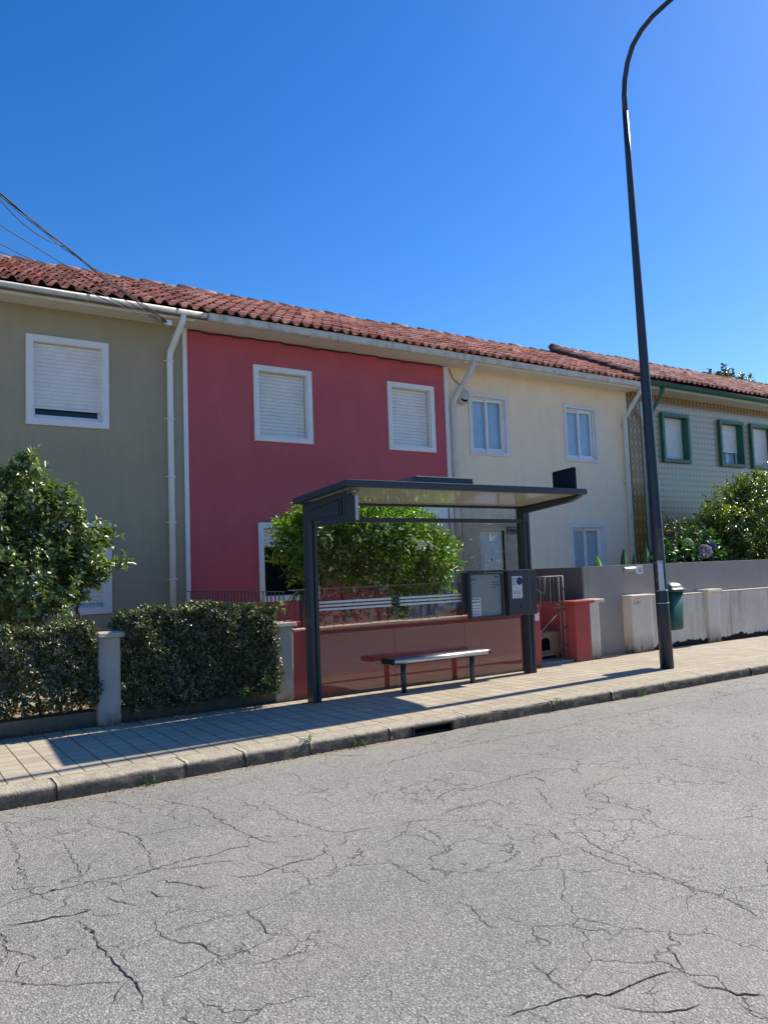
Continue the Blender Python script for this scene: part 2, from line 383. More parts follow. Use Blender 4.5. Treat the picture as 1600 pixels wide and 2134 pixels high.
# ------------------------------------------------------------------ foliage
def leaves(P, N, U, L, W, fold=.35, droop=0.):
    """P base points, N leaf normals, U leaf directions -> verts (n*6), quads; each leaf folded along its midrib"""
    n = len(P)
    U = U / np.linalg.norm(U, axis=1, keepdims=True)
    S = np.cross(N, U); S /= np.linalg.norm(S, axis=1, keepdims=True) + 1e-9
    N = np.cross(U, S)
    L = np.broadcast_to(L, n)[:, None]; W = np.broadcast_to(W, n)[:, None]
    mid = P + U * L * .45; tip = P + U * L - N * L * (.12 + droop)
    lf = mid + S * W * .5 + N * W * fold * .5; rt = mid - S * W * .5 + N * W * fold * .5
    lf2 = P + U * L * .75 + S * W * .3 + N * W * fold * .2; rt2 = P + U * L * .75 - S * W * .3 + N * W * fold * .2
    V = np.stack([P, lf, lf2, tip, rt2, rt], 1).reshape(-1, 3)
    o = np.arange(n)[:, None] * 6
    F = np.concatenate([o + np.array([[0, 1, 2, 3]]), o + np.array([[0, 3, 4, 5]])])
    return V, F
def crown(name, blobs, m, parent=None, loc=None, leaf=(.08, .04), per_twig=9, seed=1, fill=.25, rough=.18, up=.5, spread=.09, young=.0, nup=.8):
    g = np.random.default_rng(seed); VV = []; FF = []; RR = []; off = 0
    for (cx, cy, cz, rx, ry, rz, n) in blobs:
        nt_ = max(4, n // per_twig)
        d = g.normal(size=(nt_, 3)); d /= np.linalg.norm(d, axis=1, keepdims=True)
        ph = g.uniform(0, 6.28, 6)
        lump = 1 + rough * (np.sin(d[:, 0] * 5 + ph[0]) * np.sin(d[:, 1] * 5 + ph[1]) + np.sin(d[:, 2] * 7 + ph[2]) * np.sin(d[:, 0] * 8 + ph[3]) * .7)
        r = np.where(g.random(nt_) < fill, g.uniform(.35, .8, nt_), g.normal(.93, .09, nt_)) * lump
        C = np.array([cx, cy, cz]) + d * r[:, None] * np.array([rx, ry, rz])
        out = d * np.array([1 / rx, 1 / ry, 1 / rz]); out /= np.linalg.norm(out, axis=1, keepdims=True)
        tw = out + np.array([0, 0, up]) + g.normal(size=(nt_, 3)) * .35; tw /= np.linalg.norm(tw, axis=1, keepdims=True)
        k = per_twig
        Cc = np.repeat(C, k, 0); T = np.repeat(tw, k, 0)
        along = np.tile(np.linspace(-.7, 1, k), nt_)[:, None] * spread
        a = g.normal(size=(nt_ * k, 3)); side = a - T * (a * T).sum(1, keepdims=True); side /= np.linalg.norm(side, axis=1, keepdims=True)
        U = side * g.uniform(.5, 1.1, (nt_ * k, 1)) + T * g.uniform(.15, .9, (nt_ * k, 1))
        N = T * .8 + np.array([0, 0, nup]) - side * .25 + g.normal(size=U.shape) * .22
        P = Cc + T * along + g.normal(size=U.shape) * spread * .12
        Ls = leaf[0] * g.uniform(.6, 1.2, nt_ * k); Ws = leaf[1] * g.uniform(.7, 1.15, nt_ * k)
        V, F = leaves(P, N, U, Ls, Ws)
        rnd = g.random(nt_ * k); yt = np.repeat(g.random(nt_), k) + young
        VV.append(V); FF.append(F + off); off += len(V)
        RR.append(np.repeat(np.c_[rnd, yt, rnd], 6, 0))
    return np_mesh(name, np.concatenate(VV), np.concatenate(FF), m, parent, loc, np.concatenate(RR))
def branches(name, m, parent, base, ends, r0=.05, r1=.008, seed=3, n=8):
    g = random.Random(seed); mb = MB()
    for b, e, ra in ends:
        b = Vector(b); e = Vector(e); pts = []; rs = []
        for i in range(7):
            t = i / 6; p = b.lerp(e, t)
            j = (e - b).length * .045 * (1 if 0 < i < 6 else 0)
            pts.append(p + Vector((g.uniform(-j, j), g.uniform(-j, j), g.uniform(-j, j) * .5))); rs.append(ra * (1 - t) + r1 * t)
        mb.tube(pts, rs, n)
    return mb.build('branch' if name == 'trunk' and len(ends) > 1 else name, m, parent)
# ================================================================== SETTING
D = 12.8                                   # facade plane
ROAD_Z = -.13
# one sheet of ground to the horizon, the road sheet on it, then pavement and kerb
g = MB(); g.quad((-600, -600, ROAD_Z - .03), (900, -600, ROAD_Z - .03), (900, 1200, ROAD_Z - .03), (-600, 1200, ROAD_Z - .03))
tag(g.build('ground', m_stucco('soil', (.34, .30, .24), .2, 60, .6)), kind='structure')
g = MB(); g.quad((-60, -2.3, ROAD_Z), (120, -2.3, ROAD_Z), (120, 6.9, ROAD_Z), (-60, 6.9, ROAD_Z))
road = tag(g.build('road', m_asphalt('asphalt')), kind='structure')
g = MB(); g.box(-60, 120, 7.04, 9.3, -.15, 0.0)
tag(g.build('pavement', m_paving('paving')), kind='structure')
# kerb stones
joints = [-8.6, -7.3, -6.0, -4.7, -3.4, -2.1, -.9, .1, 1.24, 2.3, 2.85, 3.52, 4.44, 5.47, 6.78, 7.8, 8.84, 9.78, 10.86, 12.0, 13.1, 14.2, 15.3, 16.5]
while joints[-1] < 60: joints.append(joints[-1] + 1.15)
def kerb_stone(x0, x1, seed, hole=None):
    gg = np.random.default_rng(seed); nx = max(8, int((x1 - x0) / .03)); xs = np.linspace(x0 + .004, x1 - .004, nx)
    prof = [(7.055, -.12), (7.055, .002), (6.98, .004), (6.90, .003), (6.825, .001), (6.80, -.004), (6.785, -.016), (6.779, -.04), (6.776, -.065), (6.775, -.09), (6.774, -.115), (6.774, -.16)]
    V = []; dy = gg.normal(0, .006); ph = gg.uniform(0, 6, 6); n = len(prof); N = gg.normal(0, 1, (nx + 2, n)); N = (N[:-2] + N[1:-1] + N[2:]) / 1.7
    for i, x in enumerate(xs):
        e = min(x - x0, x1 - x); rd = max(0, .014 - e) * .7
        for k, (y, z) in enumerate(prof):
            j = .0035 * math.sin(x * 11 + ph[0]) + .0025 * math.sin(x * 29 + ph[1] + 1.3 * k) + .0022 * N[i, k]
            fr = 1 if k >= 4 else 0
            V.append((x, y + (dy + j + rd * .6) * fr + (.003 * N[i, k] if k == 5 else 0), z + (j * .3 - rd * .6 if 1 <= k <= 6 else 0)))
    F = [(i * n + k, i * n + k + 1, (i + 1) * n + k + 1, (i + 1) * n + k) for i in range(nx - 1) for k in range(n - 1)]
    F += [tuple(range(n)), tuple(reversed([(nx - 1) * n + k for k in range(n)]))]
    if hole:
        F = [f for f in F if not (len(f) == 4 and all(hole[0] < V[a][0] < hole[1] for a in f) and all(V[a][1] < 6.80 and V[a][2] < -.03 for a in f))]
    return V, F
kb = MB()
for i in range(len(joints) - 1):
    V, F = kerb_stone(joints[i], joints[i + 1], i, (4.72, 5.26) if abs(joints[i] - 4.44) < .01 else None)
    kb.add(V, F, True)
kb.box(-60, joints[0], 6.79, 7.055, -.16, 0)
kerb = tag(kb.build('kerb', m_granite('kerb_granite')), kind='structure')
# dark mortar between the stones
g = MB(); g.box(joints[0], 4.6, 6.80, 7.04, -.16, -.012); g.box(5.36, joints[-1], 6.80, 7.04, -.16, -.012)
tag(g.build('kerb_bedding', m_stucco('bedding', (.09, .08, .065), .2, 60, .4)), kind='structure')
# storm drain inlet cut in the kerb
dr = thing('storm_drain', 'rectangular black drain inlet with iron frame in the kerb face', 'drain', (4.98, 6.78, ROAD_Z))
iron = mat('rusty_iron', m_paint, (.055, .05, .045), .6, .2, .6, .6, (.12, .07, .04))
g = MB(); g.frame(4.71, 5.25, -.132, -.028, .022, 6.752, 6.80, .004); g.build('inlet_frame', iron, dr, bevel=.004)
g = MB(); blk = mat('black_void', m_flat, (.008, .008, .008), .95, 0, .1)
g.box(4.66, 5.30, 6.98, 6.99, -.5, -.012); g.box(4.66, 5.30, 6.80, 6.98, -.02, -.012); g.box(4.66, 4.672, 6.80, 6.98, -.5, -.02); g.box(5.29, 5.30, 6.80, 6.98, -.5, -.02)
g.build('chamber', blk, dr)

CRACKS = [(3, [(0.59, 4.79), (0.65, 4.83), (0.78, 4.85), (0.9, 4.84), (1.05, 4.85), (1.14, 4.85), (1.3, 4.79), (1.42, 4.81), (1.57, 4.83), (1.7, 4.83), (1.81, 4.8), (1.92, 4.84), (2.08, 4.82)]), (5, [(0.56, 4.53), (0.66, 4.49), (0.73, 4.47), (0.8, 4.48), (0.88, 4.43), (0.98, 4.44), (0.93, 4.49)]), (2, [(0.98, 4.44), (0.99, 4.34), (1.06, 4.31), (1.14, 4.3)]), (2, [(1.11, 4.72), (1.2, 4.73), (1.42, 4.81), (1.57, 4.72), (1.76, 4.68), (1.89, 4.6)]), (5, [(1.09, 4.57), (1.12, 4.46), (1.19, 4.35), (1.21, 4.32)]), (4, [(1.23, 4.48), (1.31, 4.48), (1.31, 4.39), (1.41, 4.33)]), (3, [(1.38, 4.63), (1.51, 4.46), (1.56, 4.34), (1.67, 4.32)]), (4, [(1.75, 4.43), (1.78, 4.36), (1.89, 4.32), (2.01, 4.36), (2.15, 4.37), (2.26, 4.35), (2.44, 4.45)]), (3, [(2.12, 4.49), (2.23, 4.43), (2.35, 4.45)]), (3, [(1.94, 4.54), (2.01, 4.43), (2.01, 4.36)]), (2, [(1.3, 6.17), (1.34, 5.9), (1.42, 5.76), (1.51, 5.49), (1.49, 5.25), (1.46, 5.0), (1.42, 4.81)]), (1.5, [(1.51, 5.49), (1.65, 5.47), (1.78, 5.46), (1.91, 5.42)]), (2, [(1.94, 6.17), (2.07, 5.87), (2.11, 5.68), (2.08, 5.38), (2.1, 5.16), (2.13, 4.99), (2.15, 4.83), (2.23, 4.7)]), (2, [(2.51, 5.61), (2.5, 5.39), (2.48, 5.15), (2.53, 4.91), (2.59, 4.73), (2.67, 4.63), (2.86, 4.6), (2.91, 4.56)]), (1.5, [(2.44, 4.45), (2.53, 4.46), (2.65, 4.59)]), (1.5, [(0.79, 6.42), (0.93, 6.34), (1.09, 6.31), (1.14, 6.2), (1.18, 6.16)]), (1.5, [(1.52, 6.53), (1.65, 6.34), (1.69, 6.14), (1.71, 5.94)]), (1.5, [(0.81, 6.37), (0.79, 5.99), (0.8, 5.59), (0.76, 5.22), (0.78, 4.87), (0.82, 4.74), (0.83, 4.67)]), (1.5, [(0.72, 5.87), (0.86, 5.85), (1.0, 5.88), (1.2, 5.88), (1.34, 5.9)]), (1.2, [(1.0, 5.88), (1.08, 5.58), (1.06, 5.32), (1.06, 5.12), (1.03, 4.91)]), (4, [(0.88, 4.36), (0.92, 4.26), (0.92, 4.1), (0.92, 3.94), (0.93, 3.8), (0.95, 3.66), (0.96, 3.56), (0.96, 3.44), (0.93, 3.31)]), (3, [(0.48, 3.93), (0.53, 3.88), (0.61, 3.79), (0.71, 3.7), (0.78, 3.67), (0.84, 3.64), (0.89, 3.6), (0.95, 3.58)]), (2, [(0.57, 4.47), (0.55, 4.23), (0.61, 4.13), (0.65, 4.04), (0.58, 4.04), (0.55, 3.95), (0.58, 3.86)]), (2.5, [(1.23, 4.12), (1.19, 3.99), (1.2, 3.88), (1.24, 3.79), (1.32, 3.7), (1.33, 3.6), (1.35, 3.53), (1.43, 3.52), (1.53, 3.53), (1.63, 3.55)]), (2, [(1.23, 4.12), (1.33, 4.15), (1.45, 4.13)]), (3, [(1.64, 3.96), (1.63, 3.83), (1.64, 3.73), (1.61, 3.62), (1.66, 3.53)]), (5, [(3.67, 6.69), (3.78, 6.52), (3.94, 6.38)]), (3, [(3.4, 6.43), (3.49, 6.41)]), (3, [(0.83, 3.41), (0.87, 3.49), (0.9, 3.54), (0.95, 3.58)]), (1.5, [(1.08, 3.49), (1.15, 3.47), (1.25, 3.5), (1.32, 3.53)]), (1.3, [(2.19, 7.22), (2.32, 6.94), (2.4, 6.61), (2.53, 6.45)]), (1.3, [(3.03, 6.37), (3.07, 6.17), (3.03, 6.0)]), (1.3, [(1.87, 6.32), (2.01, 6.03), (1.83, 5.81), (1.85, 5.61)]), (2.2, [(3.87, 6.02), (4.16, 6.06), (4.47, 6.1), (4.78, 6.09), (5.01, 6.08), (5.42, 6.08), (5.68, 6.07), (6.23, 6.06), (6.68, 6.09), (7.19, 6.08), (7.72, 6.09), (8.19, 6.08), (8.67, 6.01), (9.45, 6.09), (9.95, 5.99)]), (2.5, [(3.5, 4.81), (3.7, 4.92), (3.88, 4.99), (3.96, 4.88), (4.12, 4.92), (4.3, 4.9), (4.6, 4.94), (4.83, 4.94), (4.98, 4.81), (4.92, 4.63)]), (2, [(3.37, 4.52), (3.52, 4.57), (3.62, 4.56), (3.8, 4.56), (3.87, 4.58), (3.83, 4.38)]), (2, [(4.4, 4.82), (4.46, 4.82), (4.56, 4.81), (4.53, 4.7), (4.47, 4.61)]), (2, [(4.33, 4.65), (4.34, 4.55), (4.21, 4.33), (4.05, 4.12)]), (1.5, [(2.91, 4.56), (3.0, 4.52), (3.13, 4.54), (3.23, 4.5), (3.36, 4.35), (3.64, 4.19)]), (1.2, [(3.14, 4.47), (3.1, 4.28), (3.05, 4.08)]), (2.5, [(4.42, 4.15), (4.52, 4.23), (4.62, 4.18), (4.59, 4.09), (4.47, 3.95), (4.45, 4.05), (4.44, 4.13)]), (2, [(4.47, 3.95), (4.5, 3.85), (4.49, 3.64)]), (1.3, [(4.45, 4.24), (4.85, 4.38), (5.1, 4.4), (5.24, 4.32), (5.31, 4.17), (5.32, 4.02), (5.4, 3.88)]), (1.5, [(3.7, 4.0), (3.74, 3.9), (3.69, 3.76), (3.63, 3.62)]), (2, [(3.74, 3.73), (3.85, 3.66), (3.75, 3.51), (3.71, 3.38), (3.72, 3.25), (3.69, 3.08), (3.66, 2.94), (3.65, 2.8), (3.65, 2.66), (3.67, 2.55), (3.65, 2.47), (3.67, 2.3)]), (1.5, [(3.63, 3.5), (3.61, 3.29), (3.6, 3.18), (3.64, 3.05)]), (1.8, [(3.65, 2.47), (3.62, 2.36), (3.59, 2.25)]), (2, [(2.6, 4.08), (2.6, 3.93), (2.59, 3.78), (2.58, 3.59)]), (1.6, [(2.57, 3.35), (2.58, 3.24), (2.55, 3.16), (2.5, 3.02), (2.55, 2.96)]), (4, [(2.05, 2.41), (2.15, 2.38), (2.24, 2.36), (2.33, 2.35), (2.4, 2.33), (2.5, 2.26), (2.57, 2.26), (2.67, 2.26), (2.74, 2.25), (2.83, 2.23), (2.87, 2.19), (2.84, 2.14)]), (3, [(3.0, 2.37), (2.97, 2.31), (2.92, 2.24), (2.87, 2.18)]), (1.6, [(2.43, 2.65), (2.41, 2.56), (2.39, 2.48), (2.38, 2.39), (2.39, 2.33)]), (5, [(2.84, 2.14), (2.84, 2.07), (2.88, 2.03), (2.89, 1.96), (2.98, 1.88)]), (3, [(2.43, 2.26), (2.44, 2.19), (2.49, 2.12), (2.55, 2.07), (2.64, 2.02), (2.72, 2.01)]), (4, [(2.85, 1.95), (2.83, 1.88), (2.84, 1.81)]), (3, [(2.15, 2.37), (2.16, 2.33), (2.17, 2.26)])]

def crack_mesh():
    gg = random.Random(5); V = []; F = []
    for w_, pts in CRACKS:
        P = [pts[0]]
        for a, b in zip(pts, pts[1:]):
            d = math.dist(a, b); n = max(1, int(d / .03))
            for i in range(1, n + 1):
                t = i / n; am = min(.028, d * .08) if i < n else .004
                nx_, ny_ = (a[1] - b[1]) / (d + 1e-6), (b[0] - a[0]) / (d + 1e-6); j = gg.uniform(-am, am)
                P.append((a[0] + (b[0] - a[0]) * t + nx_ * j, a[1] + (b[1] - a[1]) * t + ny_ * j))
        N = len(P); o = len(V); nz = .6
        for i, p in enumerate(P):
            q0 = P[max(0, i - 1)]; q1 = P[min(N - 1, i + 1)]; dx, dy = q1[0] - q0[0], q1[1] - q0[1]; L = math.hypot(dx, dy) + 1e-6
            nz = .5 * nz + .5 * gg.uniform(.1, 1.3)
            hw = (.0012 + .00080 * w_ * nz ** 2) * min(1, i / 3 + .15, (N - 1 - i) / 3 + .15)
            V += [(p[0] - dy / L * hw, p[1] + dx / L * hw, ROAD_Z + .003), (p[0] + dy / L * hw, p[1] - dx / L * hw, ROAD_Z + .003)]
        for i in range(N - 1): F.append((o + 2 * i, o + 2 * i + 1, o + 2 * i + 3, o + 2 * i + 2))
        # spalled pits where the crack is widest
        if w_ >= 3:
            for i in range(3, N - 3):
                if gg.random() < .022 * w_:
                    p = P[i]; q = P[i + 1]; an = math.atan2(q[1] - p[1], q[0] - p[0]); a_ = gg.uniform(.008, .024); b_ = a_ * gg.uniform(.35, .7); o2 = len(V); m_ = 9
                    for k in range(m_):
                        t = 2 * math.pi * k / m_; rr_ = gg.uniform(.35, 1.3); x_, y_ = math.cos(t) * a_ * rr_, math.sin(t) * b_ * rr_
                        V.append((p[0] + x_ * math.cos(an) - y_ * math.sin(an), p[1] + x_ * math.sin(an) + y_ * math.cos(an), ROAD_Z + .005))
                    F.append(tuple(range(o2, o2 + m_)))
        # short side splinters
        for i in range(4, N - 4, 7):
            if gg.random() < .45:
                p = P[i]; an = gg.uniform(0, 6.28); l = gg.uniform(.03, .10); q = (p[0] + math.cos(an) * l, p[1] + math.sin(an) * l * .7)
                m_ = ((p[0] + q[0]) / 2 + gg.uniform(-.012, .012), (p[1] + q[1]) / 2 + gg.uniform(-.012, .012)); hw = .0022
                o2 = len(V)
                V += [(p[0], p[1] - hw, ROAD_Z + .004), (p[0], p[1] + hw, ROAD_Z + .004), (m_[0], m_[1] - hw * .8, ROAD_Z + .004), (m_[0], m_[1] + hw * .8, ROAD_Z + .004), (q[0], q[1], ROAD_Z + .004)]
                F += [(o2, o2 + 2, o2 + 3, o2 + 1), (o2 + 2, o2 + 4, o2 + 3)]
    return V, F
V, F = crack_mesh()
tag(link_mesh('road_crack', V, F, mat('crack_dark', m_flat, (.035, .033, .032), .95, 0, .1)), kind='structure')

# the far side of the street, behind the photographer: it shows only as a reflection in the glass
g = MB(); g.box(-40, 60, -2.45, -2.2, -.16, -.01); tag(g.build('far_kerb', bpy.data.materials['kerb_granite']), kind='structure')
g = MB(); g.box(-40, 60, -4.5, -2.45, -.16, -.005); tag(g.build('far_pavement', MAT.get('paving') or bpy.data.materials['paving']), kind='structure')

# ================================================================== HOUSES
white = mat('white_trim', m_paint, (.80, .78, .76), .5, .04, 0, .2, (.5, .48, .45))
pvc = mat('white_pvc', m_paint, (.80, .79, .78), .3, .04)
agedwhite = mat('aged_gutter', m_paint, (.60, .58, .54), .6, .12, 0, .7, (.22, .21, .18), .2)
shut = mat('white_shutter', m_paint, (.78, .76, .73), .45, .05, 0, .15, (.4, .4, .38))
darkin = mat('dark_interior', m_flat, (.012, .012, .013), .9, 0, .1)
pane_m = mat('window_glass', m_glass, (.93, .95, .96), 1.0, .008)
soff = mat('soffit_paint', m_stucco, (.74, .68, .56), .06, 60, .1, 0, .3, (.1, .1, .1), .9)
tile_m = m_tile('roof_tile', (.57, .245, .15), (.76, .41, .28), (.46, .31, .21)); tile_m2 = m_tile('pale_roof_tile', (.58, .29, .19), (.72, .44, .32), (.48, .35, .25))
mortar = m_stucco('ridge_mortar', (.22, .19, .15), .4, 60, .8)

def facade(h, x0, x1, z0, z1, holes, m, y=D, t=.25, depth=5.3):
    g = MB(); xs = sorted({x0, x1, *[a for q in holes for a in q[:2]]}); zs = sorted({z0, z1, *[a for q in holes for a in q[2:]]})
    for i in range(len(xs) - 1):
        for k in range(len(zs) - 1):
            cx, cz = (xs[i] + xs[i + 1]) / 2, (zs[k] + zs[k + 1]) / 2
            if any(q[0] < cx < q[1] and q[2] < cz < q[3] for q in holes): continue
            g.quad((xs[i], y, zs[k]), (xs[i + 1], y, zs[k]), (xs[i + 1], y, zs[k + 1]), (xs[i], y, zs[k + 1]))
    for a, b, c, d in holes:
        g.quad((a, y, c), (a, y, d), (a, y + t, d), (a, y + t, c)); g.quad((b, y, c), (b, y + t, c), (b, y + t, d), (b, y, d))
        g.quad((a, y, d), (b, y, d), (b, y + t, d), (a, y + t, d)); g.quad((a, y, c), (a, y + t, c), (b, y + t, c), (b, y, c))
    yb = y + depth
    g.quad((x0, y, z0), (x0, y, z1), (x0, yb, z1), (x0, yb, z0)); g.quad((x1, y, z0), (x1, yb, z0), (x1, yb, z1), (x1, y, z1))
    g.quad((x0, yb, z0), (x0, yb, z1), (x1, yb, z1), (x1, yb, z0)); g.quad((x0, y, z1), (x1, y, z1), (x1, yb, z1), (x0, yb, z1))
    return g.build('wall', m, h)
def tile_roof(h, x0, x1, yE, zE, yR, zR, m, seed, pitch=.207, course=.40, vergeL=False):
    gg = np.random.default_rng(seed)
    sl = math.hypot(yR - yE, zR - zE); ty, tz = (yR - yE) / sl, (zR - zE) / sl; ny, nz = -tz, ty
    nc = int(math.ceil(sl / course)); course = sl / nc; nx = int(round((x1 - x0) / pitch)); p = (x1 - x0) / nx
    u = np.array([0, .04, .12, .22, .31, .40, .50, .57, .61, .80, 1.02])
    hh = np.where(u < .60,   .068 * np.maximum(0, np.sin(np.pi * np.clip(u / .61, 0, 1))) ** .9, 0.) ; hh[-1] = .004; hh[-2] = -.004
    mU = len(u); VV = []; FF = []; RR = []; off = 0
    I, J = np.meshgrid(np.arange(nc), np.arange(nx), indexing='ij'); I = I.ravel(); J = J.ravel(); n = len(I)
    dx = gg.normal(0, .006, n); ds = gg.normal(0, .012, n); dh = gg.normal(0, .004, n) + .006 * np.sin(J * .21) ; rot = gg.normal(0, .010, n)
    rnd = gg.random((n, 2))
    sag = .03 * np.sin(J * .045 + 1) * np.sin(np.pi * I / nc)
    X = x0 + J[:, None] * p + dx[:, None] + u[None] * p
    sc = [1.0, 1.0, 1.0, .88]
    rows = []
    for r, (so_, lift) in enumerate(((0, .040 - .018), (0, .040), (0, .040), (1.14, .004))):
        S = (I * course + ds)[:, None] - .03 + so_ * course + rot[:, None] * (u[None] - .5)
        H = hh[None] * sc[r] + lift + dh[:, None] + sag[:, None]
        S = np.minimum(S, sl)
        rows.append(np.stack([X, yE + S * ty + H * ny, zE + S * tz + H * nz], -1))
    V = np.stack(rows, 1).reshape(n, 4 * mU, 3)
    q = []
    for r in (0, 2):
        for k in range(mU - 1): q.append([r * mU + k, r * mU + k + 1, (r + 1) * mU + k + 1, (r + 1) * mU + k])
    q = np.array(q); F = (np.arange(n)[:, None, None] * 4 * mU + q[None]).reshape(-1, 4)
    rv = np.repeat(np.c_[rnd, rnd[:, :1]], 4 * mU, 0)
    o = np_mesh('roof', V.reshape(-1, 3), F, m, h, None, rv, True)
    # closed deck under the tiles, and the back slope
    g = MB(); g.prism_x([(yE + .04, zE - .035), (yR, zR - .02), (2 * yR - yE, zE - .03), (2 * yR - yE, zE - .10), (yE + .04, zE - .10)], x0 + .02, x1 - .02)
    g.build('roof_deck', mortar, o)
    # ridge caps bedded in mortar
    g = MB(); nr = int((x1 - x0) / .38)
    pv = []; 
    V = []; F = []; RV = []
    for i in range(nr):
        a = x0 + (x1 - x0) * i / nr; b = x0 + (x1 - x0) * (i + 1) / nr + .05; jz = gg.normal(0, .012); jy = gg.normal(0, .012); oo = len(V); rr = gg.random()
        for xx, r_ in ((a, .118), (b, .098)):
            for lay in (0, 1):
                for k in range(9):
                    an = math.pi * (.02 + .96 * k / 8); r2 = r_ - .014 * lay
                    V.append((xx, yR + jy + math.cos(an) * r2 * 1.05, zR + .015 + jz + math.sin(an) * r2)); RV.append((rr, rr, rr))
        for k in range(8):
            F += [(oo + k, oo + 18 + k, oo + 19 + k, oo + k + 1), (oo + 9 + k, oo + k, oo + k + 1, oo + 10 + k)]
    np_mesh('ridge_cap', np.array(V), np.array(F), m, o, None, np.array(RV), False)
    g = MB()
    for i in range(int((x1 - x0) / .13)):
        xx = x0 + .06 + i * .13 + gg.normal(0, .02); r_ = gg.uniform(.02, .05)
        g.lathe([(.3 * r_, -r_ * .6), (r_, 0), (.7 * r_, r_ * .5), (.1 * r_, r_ * .7)], 0, 0, 6)
        for q_ in range(len(g.v) - 24, len(g.v)): g.v[q_] = (g.v[q_][0] * 1.6 + xx, g.v[q_][1] + yR - .10 + gg.normal(0, .008), g.v[q_][2] + zR + .035)
    tag(g.build('mortar_bed', mortar, o), kind='stuff')
    return o
def half_gutter(h, x0, x1, y, z, r, m, joints_=()):
    g = MB(); prof = []
    for k in range(11): a = math.pi + math.pi * k / 10; prof.append((y + math.cos(a) * r, z + math.sin(a) * r))
    for k in range(11): a = 2 * math.pi - math.pi * k / 10; prof.append((y + math.cos(a) * (r - .008), z + math.sin(a) * (r - .008)))
    g.prism_x(prof, x0, x1, True); o = g.build('gutter', m, h)
    g = MB()
    for j in joints_:
        pr = [(y + math.cos(math.pi + math.pi * k / 10) * (r + .006), z + math.sin(math.pi + math.pi * k / 10) * (r + .006)) for k in range(11)]
        g.prism_x(pr, j - .025, j + .025, True)
    if joints_: g.build('gutter_joint', m, o)
    return o
def ogee_gutter(h, x0, x1, y, z, m, joints_):
    g = MB(); prof = [(y + .12, z), (y + .10, z - .11), (y + .0, z - .125), (y - .03, z - .10), (y - .035, z - .03), (y - .05, z), (y - .035, z + .004), (y - .02, z - .03), (y - .01, z - .09), (y + .085, z - .09), (y + .11, z)]
    g.prism_x(prof, x0, x1); o = g.build('gutter', m, h, bevel=.004)
    g = MB()
    for j in joints_:
        pr = [(y + .10, z - .117), (y, z - .132), (y - .037, z - .105), (y - .042, z - .03), (y - .056, z + .003), (y - .03, z - .0), (y - .02, z - .09), (y + .09, z - .1)]
        g.prism_x(pr, j - .03, j + .03)
    g.build('gutter_joint', m, o); return o
def downpipe(h, pts, r, m, collars):
    g = MB(); g.tube(pts, r, 14); o = g.build('downpipe', m, h)
    g = MB()
    for z in collars:
        g.tube([(pts[-1][0], pts[-1][1], z - .02), (pts[-1][0], pts[-1][1], z + .02)], r * 1.16, 14)
        g.box(pts[-1][0] - r * 1.6, pts[-1][0] + r * 1.6, pts[-1][1] + r * .3, D, z - .008, z + .008)
    g.build('pipe_clip', m, o); return o
def shutter(parent, x0, x1, z0, z1, y, m, pitch=.058, gap=.010, foot=True):
    g = MB(); n = int((z1 - z0) / pitch); p = (z1 - z0) / n; pr = []
    for i in range(n):
        z = z0 + i * p
        pr += [(y + gap, z), (y + gap, z + .05 * p), (y + .002, z + .15 * p), (y - .004, z + .4 * p), (y - .003, z + .7 * p), (y + .001, z + .87 * p), (y + gap, z + .93 * p)]
    V = []
    for yy, zz in pr: V += [(x0, yy, zz), (x1, yy, zz)]
    F = [(2 * i, 2 * i + 1, 2 * i + 3, 2 * i + 2) for i in range(len(pr) - 1)]
    g.add(V, F); 
    if foot: g.box(x0, x1, y - .006, y + .012, z0 - .035, z0)
    return g.build('shutter', m, parent)
def ring_window(h, x0, x1, z0, z1, m, prot=.035, fw=.10, deep=.17, name='window'):
    """projecting surround with a lining that runs back into the wall; returns (part, inner rect)"""
    g = MB(); g.frame(x0, x1, z0, z1, fw, D - prot, D + .001); a, b, c, d = x0 + fw, x1 - fw, z0 + fw, z1 - fw
    g.frame(a - .018, b + .018, c - .018, d + .018, .018, D + .001, D + deep)
    return g.build(name, m, h, bevel=.004), (a, b, c, d)
def hole(x0, x1, z0, z1, fw=.10): return (x0 + fw - .018, x1 - fw + .018, z0 + fw - .018, z1 - fw + .018)
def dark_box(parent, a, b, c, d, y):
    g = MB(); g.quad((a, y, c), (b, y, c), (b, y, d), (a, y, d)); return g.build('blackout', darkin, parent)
def pane(parent, a, b, c, d, y, name='pane'):
    g = MB(); g.box(a, b, y, y + .006, c, d); return g.build(name, pane_m, parent)

# ---------------------------------------------------------------- grey house
GX0, GX1 = -4.6, 4.43
grey = thing('row_house', 'olive grey rendered house at the left end of the terrace', 'house', (0, D, 0), 'terraced houses along the street')
w1 = (1.91, 3.15, 4.06, 5.48); w2 = (1.95, 3.17, 1.10, 2.54); w3 = (-2.3, -1.06, 4.06, 5.48)
facade(grey, GX0, GX1, -.1, 5.95, [hole(*w1), hole(*w2), hole(*w3)], m_stucco('grey_render', (.39, .335, .225), .05, 130, .3, .25, 1.4, (.22, .20, .15)))
for i, ww in enumerate((w1, w2, w3)):
    fr, (a, b, c, d) = ring_window(grey, *ww, white, fw=.105)
    sh = shutter(fr, a + .03, b - .012, c + (.20 if i == 0 else .10), d, D + .06, shut, .060, .013)
    g = MB(); g.frame(a, b, c, d, .045, D + .10, D + .135, .075); g.build('sash', pvc, fr, bevel=.003)
    pane(fr, a + .045, b - .045, c + .075, d - .045, D + .115); dark_box(fr, a - .018, b + .018, c - .018, d + .018, D + .24)
    g = MB(); g.box(a, a + .03, D + .05, D + .075, c, d); g.box(b - .012, b, D + .05, D + .075, c, d); g.build('shutter_guide', pvc, fr)
